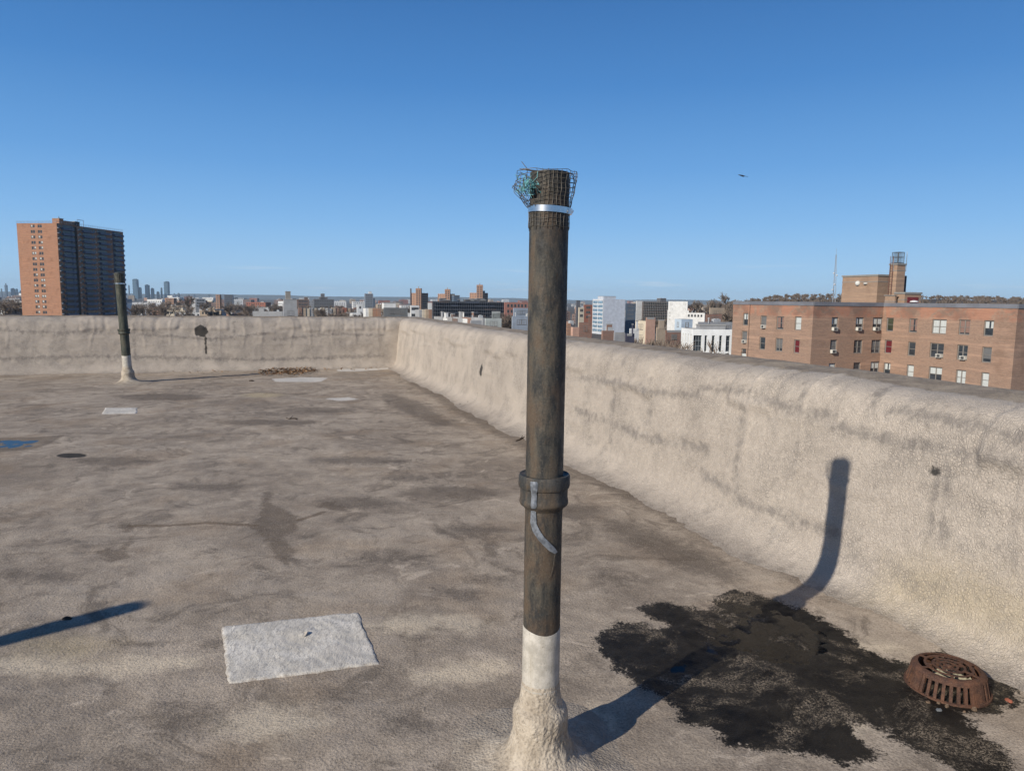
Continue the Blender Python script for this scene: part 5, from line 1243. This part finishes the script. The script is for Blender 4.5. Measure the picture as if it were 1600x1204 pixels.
# left part of the skyline
bld('orange_slab', 257.5, 271, 276, 465.8, 900, BR[1], 'small orange brick slab lit by the sun in front of the skyline towers', 5, 5, 2, yaw=0, side='L')
bld('grey_pink_block', 299, 305, 321, 466.5, 800, cg, 'pinkish grey flat block behind the lone bare tree at the far left', 3, 2, 5, yaw=.5)
bld('orange_tower_pair', 337, 343, 346, 460.3, 1200, BR[1], 'narrow orange brick tower left of the grey slab tower', 8, 3, 1, yaw=0, side='L')
bld('grey_slab_tower', 346.5, 350, 363.5, 460.2, 1150, C('slab_grey', (.16, .17, .19)), 'grey slab tower with a sunlit tan edge on the far skyline', 8, 1, 6, yaw=.35)
bld('white_shed', 253, 258, 289, 484.5, 560, cc_, 'long low shed with white roof left above the far parapet', 1, 1, 8, yaw=.12, roofm=wr, clutter=3)
bld('white_roof_hall', 309.5, 311, 344.5, 484.5, 480, ct, 'low tan hall with bright white roof above the far parapet', 1, 0, 6, yaw=.1, roofm=wr, clutter=3)
bld('long_white_hall', 393, 394, 441, 486, 430, cg, 'long low white-roofed hall left of the grey house with dark windows', 0, 0, 0, yaw=.1, roofm=wr, clutter=2)
bld('white_gable_house', 408, 409, 420, 481, 470, cw, 'white house behind the long white-roofed hall', 1, 0, 2, roofm=wr)
b = bld('grey_stepped_house', 441.5, 442.5, 465, 482.3, 330, cg, 'light grey stepped house with big dark windows and stair tower at the far parapet', 1, 0, 3, 2.2, 2.2, 4, .9, joined=False, dr=8)
b.sub('penthouse', 2.5, 9, .3, b.Rl * .96, 4.6, cg); b.sub('stair_tower', 3, 7, 1.2, 3.4, 8.2, C('tan_grey', (.28, .26, .23)))
bld('brown_school', 463, 464, 483, 467.5, 700, BR[2], 'brown brick block with roof turrets on the skyline', 4, 0, 6, clutter=4)
b = bld('dark_hospital', 489, 490, 522, 467.3, 760, C('hosp_grey', (.14, .145, .155)), 'dark grey block with a square central tower on the skyline', 3, 0, 8); b.sub('central_tower', 3, 10, b.Rl * .38, b.Rl * .55, 6.2, C('hosp_grey', (.14, .145, .155))); b.sub('tower_step', 3, 11, b.Rl * .3, b.Rl * .7, 2.6, C('hosp_grey', (.14, .145, .155)))
b = bld('slender_tower', 569.5, 570.5, 583, 458.6, 1000, C('tower_grey', (.20, .22, .25)), 'slim grey tower with white roof tank left of the brick towers', 8, 0, 4); b.sub('roof_tank_house', 2, 6, b.Rl * .5, b.Rl * .85, 3.2, cw); b.sub('side_wing', 0, 8, b.Rl, b.Rl * 1.25, 12, cbl, b.z1 - 18)
bld('white_small_block', 557, 558, 567, 476, 500, cw, 'small white block above the terrace of row houses', 1, 0, 3)
b = bld('charcoal_house', 599, 600, 637, 480.5, 300, C('charcoal_wall', (.15, .155, .155)), 'charcoal grey modern house with a white roof hut at the parapet corner', 2, 0, 6, 1.8, 1.6, joined=False, dr=9, roofm=lr)
b.sub('white_roof_hut', 2, 7, 0.3, 5.2, 2.3, cw); b.sub('dark_link', 3, 7, 2, 3.2, 2.4, cdg)
# terrace
tcols = [BR[0], ct, cc_, cg, cc_, cw, cc_, cw, cg, ct, BR[0], BR[0], cr_, ct, BR[2], BR[0], BR[2], BR[0]]
tn = ['deep red brick', 'tan', 'cream', 'grey', 'pale cream', 'white', 'buff', 'chalk white', 'stone grey', 'sandy', 'russet', 'maroon brick', 'red painted', 'brown', 'dark brick', 'plum brick', 'sooty brick', 'rose brick']
xp = 466
for i in range(18):
    bld('row_house', xp, xp + .2, xp + 5.6, 480.6 + (i % 3) * .7, 620 + i * 1.5, tcols[i], '%s fronted house, number %s from the left in the far terrace' % (tn[i], ['one', 'two', 'three', 'four', 'five', 'six', 'seven', 'eight', 'nine', 'ten', 'eleven', 'twelve', 'thirteen', 'fourteen', 'fifteen', 'sixteen', 'seventeen', 'eighteen'][i]), 2, 0, 2, .6, 1.4, 2.9, .9, joined=True, group='terrace of row houses', cat='house', dl=9, roofm=lr)
    xp += 5.85
for i, (x0, x1, m, n_) in enumerate(((571, 576, cw, 'white'), (576.5, 582, cc_, 'cream'), (583, 589, BR[1], 'orange brick'), (589.5, 595, BR[1], 'tawny brick'))):
    bld('row_house', x0, x0 + .2, x1, 481.5, 370, m, '%s row house left of the charcoal modern house' % n_, 3, 0, 2, .7, 1.4, joined=True, cat='house', dl=9)
for i, (x0, x1, m, n_) in enumerate(((655, 660, cg, 'stone grey'), (660.2, 665, cc_, 'cream'), (665.5, 670, ct, 'tan'), (670.5, 675, BR[1], 'orange'))):
    bld('row_house', x0, x0 + .2, x1, 484 - .2 * i, 330, m, '%s narrow house left of the black netted building' % n_, 3, 0, 2, .6, 1.4, joined=True, cat='house', dl=9)
bld('white_stair_block', 668.5, 669, 675, 473, 420, cw, 'white blank stair block left of the black netted building', 0)
bld('pale_balcony_house', 641, 642, 655, 477, 360, cw, 'pale house with dark balconies right of the charcoal modern house', 3, 0, 2, 2.4, 1.3)
# three orange brick towers
for (x0, x1, y, k0, k1, yk, D, lb, ch) in ((641.8, 669, 457.6, 649.6, 657.8, 450.4, 900, 'orange brick tower with a chimney, left of the black netted building', True), (684, 710.8, 458.9, 695, 703, 451.8, 1000, 'left of two orange brick towers rising behind the black netted building', False), (733.8, 762.4, 457.4, 744.5, 754, 445, 950, 'right and taller of two orange brick towers behind the black netted building', False)):
    xm = x0 + (x1 - x0) * .62
    b = bld('brick_tower', x0, xm, x1, y, D, BR[1], lb, 11, 5, 4, 1.4, 1.6, 2.9, cat='tower block', yaw=.75)
    kD = D - 2; zc = AT((k0 + k1) / 2, yk, D)[2]; c0 = AT(k0, hor(k0), D - 6); c1_ = AT(k1, hor(k1), D - 6); mb = MB()
    mb.obox((c0[0], c0[1], b.zb), (c1_[0] - c0[0], 0, 0), (0, 9, 0), (0, 0, zc - b.zb)); mb.tube([((c0[0] + c1_[0]) / 2, c0[1] + 3, zc), ((c0[0] + c1_[0]) / 2, c0[1] + 3, zc + 2.2)], .4, 5)
    for k in range(9): 
        for e in (0.15, .62): mb.obox((c0[0] + (c1_[0] - c0[0]) * e, c0[1] - .06, zc - 4 - k * 2.9), ((c1_[0] - c0[0]) * .2, 0, 0), (0, .1, 0), (0, 0, 1.6), 1)
    b._loc(mb, 'lift_core', [BR[1], M_['glass']])
    if ch: p = AT(642, hor(642), D - 8); mb = MB(); mb.lathe([(1.0, GZ), (.8, AT(642, 450.6, D)[2])], 10, (p[0], p[1], 0), cap=True); b._loc(mb, 'chimney', [C('dark_stack', (.09, .07, .07))])
    if 'taller' in lb: b.sub('dark_plant_house', 2, 6, b.Rl * .1, b.Rl * .7, 3, cdg)
# black netted scaffold building
b = bld('netted_building', 675.5, 676, 787.6, 470.6, 420, C('black_netting', (.045, .047, .055)), 'long building hidden behind black scaffold netting in the middle distance', 0, roofm=lr, dl=14)
mb = MB()
for r in range(10): mb.obox((*(b.P + b.Rout * .03), b.z1 - .8 - r * 2.0), (*(b.Rd * b.Rl), 0), (*(b.Rout * 1.1), 0), (0, 0, .12))
for c in range(34): p = b.P + b.Rd * b.Rl * c / 33 + b.Rout * 1.1; mb.tube([(*p, b.zb), (*p, b.z1 + .9)], .06, 4)
b._loc(mb, 'scaffold', [C('scaffold_blue', (.13, .14, .165))]); 
for k in range(26):
    a = random.uniform(1, b.Rl - 6); r_ = random.randrange(9); w_ = random.uniform(3, 10); mb = MB(); p = b.P + b.Rd * a + b.Rout * .9; mb.obox((*p, b.z1 - .7 - r_ * 2), (*(b.Rd * w_), 0), (*(b.Rout * .1), 0), (0, 0, random.uniform(.4, 1.1))); b._loc(mb, 'netting_panel', [[C('net_blue', (.075, .085, .11)), C('net_brown', (.10, .075, .065)), C('net_grey', (.16, .16, .17))][k % 3]])
for k in range(12): a = random.uniform(5, b.Rl - 8); b.sub('roof_plant', 3, 6, a, a + random.uniform(1.5, 5), random.uniform(1, 2.6), cdg)
b.sub('roof_penthouse', 3, 8, b.Rl * .31, b.Rl * .39, 4.0, cbl)
b = bld('red_terrace', 787.8, 788.5, 832, 472, 400, C('wall_redpink', (.36, .17, .13)), 'red brick terrace with grey-blue front between netting and middle pipe', 4, 0, 7, 1.2, 1.7)
b = bld('blue_grey_flats', 802, 803, 830, 481, 300, C('wall_bluegrey', (.30, .34, .39)), 'blue-grey flats with paired windows left of the middle pipe', 3, 0, 5, 1.6, 1.6, joined=False)
bld('blue_grey_low', 800, 801, 830, 494, 230, C('wall_bluegrey', (.30, .34, .39)), 'low blue-grey house touching the parapet left of the middle pipe', 1, 0, 3, 1.6, 1.6, joined=False, clutter=2)
bld('pale_low_house', 758, 759, 784, 497, 240, C('pale_green', (.42, .44, .41)), 'pale low house with roof hut below the black netted building', 1, 0, 2, joined=False, clutter=3)
bld('red_low_roof', 735, 736, 753, 500, 235, cg, 'low house with a red roof below the black netted building', 0, roofm=C('red_roof', (.30, .09, .06)), lip=.1) if False else bld('red_low_roof', 735, 736, 753, 500.5, 235, cg, 'low house with a red roof below the black netted building', 0, roofm=C('red_roof', (.30, .09, .06)))
for i in range(9):
    x = 690 + i * 8; bld('low_roof_house', x, x + .3, x + 7, 495.5 + [0, 1.6, .3, 2.2, .9, 2.6, 1.2, 3, 1.5][i], 300 - i * 6, [cg, cw, lr, BR[2], cg, cw, BR[0], lr, cg][i], '%s low roof, %s of nine along the foot of the black netting' % (['grey', 'white', 'ash grey', 'dark brick', 'pale grey', 'bright white', 'red brick', 'dull grey', 'mid grey'][i], ['first', 'second', 'third', 'fourth', 'fifth', 'sixth', 'seventh', 'eighth', 'ninth'][i]), 1, 0, 2, joined=True, clutter=1, group='low roofs at the foot of the netting')
# skyline towers of the far downtown
D = 5200; yawS = .3
SK = [(204.4, 214.4, 436.4, 'bottle-shaped'), (216.5, 220.5, 449.5, 'thin'), (224.2, 232, 445.2, 'flat-topped'), (234, 239.6, 450.6, 'squat'), (243.3, 247.8, 456, 'brownish'), (253.4, 262.8, 440.2, 'twin-slab'),
      (250.2, 253.2, 450, 'narrow'), (.5, 3, 451.5, 'edge'), (6, 11, 445.2, 'peaked'), (14, 22.2, 451, 'wide'), (24.2, 27.4, 451.5, 'slim'), (29.6, 33, 454.6, 'low'), (35.2, 40, 449.8, 'corner'), (200, 202.5, 446, 'hidden'),
      (270, 273, 459, 'stubby'), (276, 280, 458.5, 'grey stubby'), (301, 304, 460, 'lonely'), (325, 327, 460, 'needle')]
SKL = {'bottle-shaped': 'tallest blue hazy skyline tower with rounded shoulders, right of the tower block', 'thin': 'thin hazy tower just right of the rounded skyline tower', 'flat-topped': 'flat-topped hazy skyline tower between the rounded and the twin-slab ones', 'squat': 'hazy squat skyline tower left of the brownish one', 'brownish': 'short brownish hazy tower left of the twin-slab tower',
       'twin-slab': 'twin-slab hazy skyline tower, rightmost of the tall ones', 'narrow': 'narrow hazy tower leaning on the left side of the twin-slab tower', 'edge': 'hazy skyline tower cut by the left edge of the view', 'peaked': 'peaked hazy skyline tower left of the tower block', 'wide': 'wide hazy skyline block left of the tower block', 'slim': 'slim hazy tower right of the wide hazy block',
       'low': 'low hazy tower between the slim one and the tower block', 'corner': 'hazy tower right against the left edge of the tower block', 'hidden': 'hazy tower right against the dark side of the tower block', 'stubby': 'stubby far tower right of the orange brick slab', 'grey stubby': 'grey stubby far tower left of the lone bare tree', 'lonely': 'lonely small far tower above the pinkish grey block', 'needle': 'needle-thin far tower left of the orange narrow tower'}
for i, (x0, x1, y, nm) in enumerate(SK):
    m = [C('sky_blue_glass', (.08, .14, .19)), C('sky_grey_glass', (.12, .15, .18)), C('sky_tan', (.24, .20, .17))][0 if i in (0, 2, 5) else 2 if i == 4 else 1]
    b = Block('skyscraper', x0, x0 + (x1 - x0) * .35, x1, y, D + i * 30, m, SKL[nm], cat='skyscraper', group='far downtown skyline', yaw=yawS); b.shell()
    zt = b.z1 - b.zb
    if nm == 'bottle-shaped': b.sub('crown', b.Ll * .15, b.Ll * .85, b.Rl * .15, b.Rl * .8, 14, m, b.z1 - 10); b.sub('shoulder', 0, b.Ll, b.Rl, b.Rl * 1.2, zt * .6, m, b.zb)
    elif nm == 'twin-slab': b.sub('second_slab', 0, b.Ll * .6, b.Rl * .42, b.Rl * 1.02, 8, m, b.z1 - 4)
    elif nm == 'peaked': b.sub('peak', b.Ll * .3, b.Ll * .7, b.Rl * .3, b.Rl * .6, 14, m)
    else: b.sub('roof_plant', b.Ll * .2, b.Ll * .7, b.Rl * .2, b.Rl * .7, 5, m)
    mb = MB()
    for k in range(3, int(zt / 7)):
        z = b.zb + k * 7; mb.obox((*(b.P + b.Rout * .05 + b.Rd * 3), z), (*(b.Rd * (b.Rl - 6)), 0), (*(b.Rout * .5), 0), (0, 0, 3)); mb.obox((*(b.P + b.Lout * .05 + b.Ld * 2), z), (*(b.Ld * (b.Ll - 4)), 0), (*(b.Lout * .5), 0), (0, 0, 3))
    o = b._loc(mb, 'window_bands', [M_['glass_blue']]); o['kind'] = 'stuff'

# ------------------------------------------------------------------ the mass of ordinary houses, a dozen kinds copied over the plain
protos = []
kinds = [cw, cc_, BR[0], BR[2], cg, ct, BR[1], cr_, cw, cg, BR[0], cc_, cp, cdg]
for i, m in enumerate(kinds):
    w_ = random.uniform(9, 24); dp = random.uniform(10, 16); h = random.choice([7, 8, 10, 10, 12, 13.5]); mb = MB()
    mb.box(0, w_, 0, dp, 0, h); 
    rf = MB(); rf.box(.3, w_ - .3, .3, dp - .3, h, h + .06); 
    for e in ((0, w_, 0, .28), (0, w_, dp - .28, dp), (0, .28, .28, dp - .28), (w_ - .28, w_, .28, dp - .28)): mb.box(*e, h, h + .5)
    for k in range(random.randrange(1, 4)): x = random.uniform(1, w_ - 4); y = random.uniform(2, dp - 4); rf.box(x, x + random.uniform(.8, 3), y, y + random.uniform(.8, 3), h + .06, h + random.uniform(.9, 2.6))
    wm = MB()
    for f in range(int(h / 3)):
        n = int(w_ / 2.6)
        for k in range(n): x = .8 + k * (w_ - 1.6) / n; wm.box(x, x + 1.0, -.04, .02, f * 3 + 1, f * 3 + 2.6)
        n = int(dp / 3.4)
        for k in range(n): y = .8 + k * (dp - 1.6) / n; wm.box(-.04, .02, y, y + 1.0, f * 3 + 1, f * 3 + 2.6); wm.box(w_ - .02, w_ + .04, y, y + 1.0, f * 3 + 1, f * 3 + 2.6)
    rm = [wr, lr, wr, C('tar_roof', (.22, .21, .20)), lr, wr][i % 6]
    protos.append((mb.me('wall', [m]), rf.me('roof', [rm]), wm.me('windows', [M_['glass']]), w_, dp, h))
LM = [(20, 'left of the tower block'), (215, 'beside the dark side of the tower block'), (260, 'under the hazy skyline towers'), (300, 'around the lone tall bare tree'), (345, 'near the grey slab tower'), (400, 'over the long white-roofed halls'),
      (445, 'about the grey stepped house'), (480, 'near the brown block with turrets'), (520, 'about the dark block with the square tower'), (560, 'left of the slim grey tower'), (590, 'right of the slim grey tower'), (640, 'above the charcoal modern house'),
      (680, 'left of the black netting'), (720, 'behind the black netting'), (780, 'behind the right end of the netting'), (830, 'left of the middle pipe'), (925, 'right of the middle pipe'), (980, 'beside the pale blank block'),
      (1045, 'around the scaffolded frame building'), (1080, 'around the bright white block'), (1110, 'behind the white modern front'), (1200, 'left of the brick apartment house')]
def landmark(px): return next((n for x, n in LM if px <= x), LM[-1][1])
def howfar(D): return 'nearest' if D < 420 else 'nearby' if D < 700 else 'mid-distance' if D < 1200 else 'distant' if D < 2200 else 'far-off'
KN = ['white', 'cream', 'red brick', 'dark brick', 'grey', 'tan', 'orange brick', 'red painted', 'chalk white', 'light grey', 'brown brick', 'buff', 'pinkish', 'charcoal']
placed = 0; tries = 0; occ = []
def free(x, y, r):
    for ox, oy, orr in occ:
        if (ox - x) ** 2 + (oy - y) ** 2 < (orr + r) ** 2: return False
    return True
for o in COL.objects:
    if o.parent is None and o.get('category') in ('building', 'house', 'tower block') and o.location.y > 120:
        occ.append((o.location.x + 8, o.location.y + 8, 16))
while placed < 285 and tries < 9000:
    tries += 1; px = RNG.uniform(-20, 1150); 
    D = (420 if px < 640 else 470 if px < 880 else 660) * (1 + 9 * RNG.uniform(0, 1) ** 2.0)
    p = AT(px, hor(px), D)[:2]
    if not free(p[0], p[1], 11 + D * .004): continue
    if px < 215 and D < 520 and px > 20: continue
    ki = int(RNG.integers(len(protos))); pr_ = protos[ki]; occ.append((p[0], p[1], 11))
    r = bpy.data.objects.new('city_house', None); COL.objects.link(r); r.location = (p[0], p[1], GZ); r.rotation_euler = (0, 0, radians(19.6) + (0 if px > 450 else RNG.choice([-.45, 0, -.9])))
    s_ = 1 + min(.8, D / 4000); r.scale = (s_, s_, RNG.uniform(.8, 1.15) * (1 + D / 5000)); r.empty_display_size = 1
    tag(r, '%s %s flat-roofed house %s' % (howfar(D), KN[ki], landmark(px)), 'house', 'ordinary houses of the plain')
    for nme, me in (('wall', pr_[0]), ('roof', pr_[1]), ('windows', pr_[2])):
        o = link(nme, me, r); 
        if nme == 'windows': o['kind'] = 'stuff'
    placed += 1

# ------------------------------------------------------------------ bare winter trees
def treegen(seed, H=11, levels=5, thick=.22, spread=.55, rmin=.05, bend=True):
    rnd = random.Random(seed); vt = []; ft = []; tr = MB(); cr = MB()
    def grow(p, d, L, r, lv):
        q = p + d * L; mid = (p + q) / 2 + np.array([rnd.uniform(-1, 1), rnd.uniform(-1, 1), 0]) * L * .05
        (tr if lv == 0 else cr).tube([p, mid, q] if bend else [p, q], [r, r * .85, r * .72] if bend else [r, r * .72], 5 if lv < 2 else 3, cap=False)
        if lv >= levels: return
        for k in range(rnd.choice([3, 3, 4]) if lv < levels - 1 else 5):
            a = rnd.uniform(0, 2 * pi); sp_ = spread * rnd.uniform(.6, 1.4); nd = d + np.array([cos(a), sin(a), rnd.uniform(-.3, .8)]) * sp_; nd /= np.linalg.norm(nd)
            grow(p + (q - p) * rnd.uniform(.4, 1), nd, L * rnd.uniform(.58, .85), max(rmin, r * .6), lv + 1)
    grow(np.zeros(3), np.array([0, 0, 1.]), H * .25, thick, 0)
    k_ = H / max(p[2] for p in cr.v)
    for m in (tr, cr): m.v = [(x * k_, y * k_, z * k_) for x, y, z in m.v]
    return tr, cr
tm = plain('bare_twigs', (.20, .155, .12), .9, .3, .5); tmt = plain('bark', (.11, .09, .075), .9, .3, 1)
TP = []
for k in range(5):
    tr, cr = treegen(k + 3, 11, 5, .22, .45 + .05 * k, .028); TP.append((tr.me('trunk', [tmt]), cr.me('crown', [tm])))
def tree(x, y, z, s, label, group, k=None):
    a = TP[RNG.integers(5) if k is None else k]; r = bpy.data.objects.new('bare_tree', None); COL.objects.link(r); r.location = (x, y, z); r.scale = (s, s, s * .95); r.rotation_euler = (0, 0, RNG.uniform(0, 6.28))
    tag(r, label, 'tree', group); link('trunk', a[0], r); link('crown', a[1], r); return r
p = AT(1136, hor(1136), 300); 
# hillside on the right
hl = MB(); N = 90; prof = []
for i in range(N):
    px = 1000 + i * 11; v = ray(px, hor(px)); k = v[0] / v[1]
    for j, (D, f) in enumerate(((520, 0), (640, .75), (800, 1), (1100, .9))):
        base = -22 + f * (30.0 * sstep(1000, 1250, np.array([px * 1.0]))[0] + 2.0 * float(fbm(px * .006, j * .7, 3, 2))); hl.v.append((k * D, D, base - (f == 0) * .5))
hl.f = [(i * 4 + j, (i + 1) * 4 + j, (i + 1) * 4 + j + 1, i * 4 + j + 1) for i in range(N - 1) for j in range(3)]; hl.m = [0] * len(hl.f)
tag(hl.build('wooded_hill', plain('hill_soil', (.075, .06, .045), .95, .3, .05), None, True), kind='structure')
# its wood, one mass of bare trees: crowns merged from the same twigs
def arr(me): v = np.empty(len(me.vertices) * 3, np.float32); me.vertices.foreach_get('co', v); f = np.empty(len(me.polygons) * 4, np.int32); 
cv = []; cf = []; off = 0; wt = treegen(99, 10, 4, .30, .6, .10, False)
wv = [np.array(m.v) for m in wt]; wfc = [np.array([f for f in m.f if len(f) == 4]) for m in wt]; W_V = np.concatenate(wv); W_F = np.concatenate([wfc[0], wfc[1] + len(wv[0])])
for k in range(900):
    px = RNG.uniform(1000, 1160) if k % 4 == 0 else RNG.uniform(1140, 1680) ; f = RNG.uniform(0, 1); D = 600 + 300 * f; v = ray(px, hor(px)); kx = v[0] / v[1]
    gz = -22 + (.7 + .3 * min(1, (D - 600) / 200)) * 30.0 * float(sstep(1000, 1250, np.array([px]))[0]) 
    s_ = RNG.uniform(.75, 1.2) * (1.0 if px < 1560 else .9) * (.92 if px > 1150 else 1.15) * .8; a = RNG.uniform(0, 6.28); R_ = np.array([[cos(a), -sin(a), 0], [sin(a), cos(a), 0], [0, 0, 1]])
    cv.append((W_V * s_) @ R_.T + np.array([kx * D, D, gz - 2.0])); cf.append(W_F + off); off += len(W_V)
me = mesh_np('wood', np.concatenate(cv), np.concatenate(cf)); me.materials.append(tm); tag(link('woodland', me), 'bare brown wood along the hilltop behind the brick apartment house', 'woodland', kind='stuff')
def T_(px, ytop, D, lab, grp=None, k=None, hmax=17):
    q = AT(px, ytop, D); zb = max(GZ, q[2] - hmax); s_ = (q[2] - zb) / 10.45; return tree(q[0], q[1], zb, s_, lab, grp, k)
T_(1137, 455.5, 560, 'tallest bare tree on the hillside left of the brick apartment house', k=1)
T_(291, 459.5, 620, 'lone tall bare tree on the far left skyline right of the orange slab', k=2)
for i, (px, y) in enumerate(((1094, 467), (1082, 469), (1108, 468), (1119, 466), (1128, 468), (1147, 467), (1158, 468), (1170, 466))): T_(px, y, 600 + i * 9, 'bare brown tree on the hillside round the tallest one, %s from the left' % ['first', 'second', 'third', 'fourth', 'fifth', 'sixth', 'seventh', 'eighth', 'ninth', 'tenth', 'eleventh', 'twelfth', 'thirteenth'][i], 'hillside trees below the tallest one')
for i in range(13): T_(1000 + i * 5.2, 524 + (i % 3) * 2.5 + i * .4, 150 + (i % 4) * 9, 'low bare street tree in front of the tan and brick houses, %s from the left' % ['first', 'second', 'third', 'fourth', 'fifth', 'sixth', 'seventh', 'eighth', 'ninth', 'tenth', 'eleventh', 'twelfth', 'thirteenth'][i], 'street trees left of the white modern front')
for k in range(10): T_(1130 + k * 2.2, 477 + (k % 3) * 3, 330 + k * 14, 'dense bare tree between tan house and brick apartment house, %s from the left' % ['first', 'second', 'third', 'fourth', 'fifth', 'sixth', 'seventh', 'eighth', 'ninth', 'tenth', 'eleventh', 'twelfth', 'thirteenth'][k], 'trees beside the brick apartment house')
for k in range(120):
    px = RNG.uniform(195, 640) if k < 95 else RNG.uniform(-10, 40); D = RNG.uniform(430, 950) if k < 95 else RNG.uniform(430, 700); y = hor(px) + RNG.uniform(6, 16) * (1 if px < 430 else 1.35)
    D2 = min(D, 1130 * 20 / (y - hor(px)) * .8); T_(px, y, D2 if D2 > 300 else 300, '%s bare tree among the houses %s' % (howfar(D2), landmark(px)), 'bare trees in the streets of the plain')
for k in range(8): T_(792 + k * 1.6, 487 + (k % 3), 330, 'dark bare tree by the right end of the netting, %s from the left' % ['first', 'second', 'third', 'fourth', 'fifth', 'sixth', 'seventh', 'eighth', 'ninth', 'tenth', 'eleventh', 'twelfth', 'thirteenth'][k], 'trees beside the netting')

# ------------------------------------------------------------------ bird
bp = AT(1159, 274.5, 26); bm = bmesh.new()
sec = [(-.19, .004, .0), (-.12, .02, .0), (-.04, .036, .004), (.04, .034, .006), (.09, .022, .01), (.12, .02, .014), (.145, .012, .012), (.165, .003, .008)]
rings = []
for x, r, z in sec: rings.append([bm.verts.new((x, r * cos(a) * 1.0, z + r * sin(a) * .8)) for a in [2 * pi * k / 8 for k in range(8)]])
for i in range(len(rings) - 1):
    for k in range(8): bm.faces.new((rings[i][k], rings[i][(k + 1) % 8], rings[i + 1][(k + 1) % 8], rings[i + 1][k]))
for sgn in (1, -1):
    pts = [(.06, .03, .01), (-.06, .03, .005), (-.075, .13, .06 if sgn > 0 else -.01), (.055, .13, .065 if sgn > 0 else -.005), (-.12, .27, .03 if sgn > 0 else -.07), (-.03, .26, .035 if sgn > 0 else -.065)]
    v = [bm.verts.new((x, sgn * y, z)) for x, y, z in pts]; v2 = [bm.verts.new((x, sgn * y, z - .008)) for x, y, z in pts]
    for f in ((0, 1, 2, 3), (3, 2, 4, 5)): bm.faces.new([v[i] for i in f]); bm.faces.new([v2[i] for i in f][::-1])
    for a, b_ in ((0, 3), (3, 5), (5, 4), (4, 2), (2, 1)): bm.faces.new((v[a], v[b_], v2[b_], v2[a]))
tv = [bm.verts.new(p) for p in ((-.15, .012, 0), (-.15, -.012, 0), (-.26, -.05, 0), (-.27, 0, 0), (-.26, .05, 0))]; bm.faces.new(tv)
me = bpy.data.meshes.new('bird'); bm.to_mesh(me); bm.free(); me.materials.append(plain('dark_plumage', (.02, .022, .025), .6)); o = link('bird', me); o.location = tuple(bp); o.rotation_euler = (radians(-22), radians(-12), radians(160)); o.scale = (.8, .8, .8); tag(o, 'small dark bird gliding in the blue sky right of the middle pipe', 'bird')

# ------------------------------------------------------------------ the air
HZ = NT('air'); HZ.t.links.clear()
vol = HZ.t.nodes.new('ShaderNodeVolumePrincipled'); vol.inputs['Density'].default_value = 6e-5; vol.inputs['Color'].default_value = (.68, .86, 1.0, 1); vol.inputs['Anisotropy'].default_value = 0
HZ.t.links.new(vol.outputs[0], HZ.out.inputs['Volume'])
for nd in list(HZ.t.nodes):
    if nd.type == 'TEX_COORD': HZ.t.nodes.remove(nd)
mb = MB(); mb.box(-12700, 12700, -12700, 12700, GZ - 1.2, 175); tag(mb.build('haze', HZ.m), 'thin blue air over the whole city', 'haze', kind='stuff')
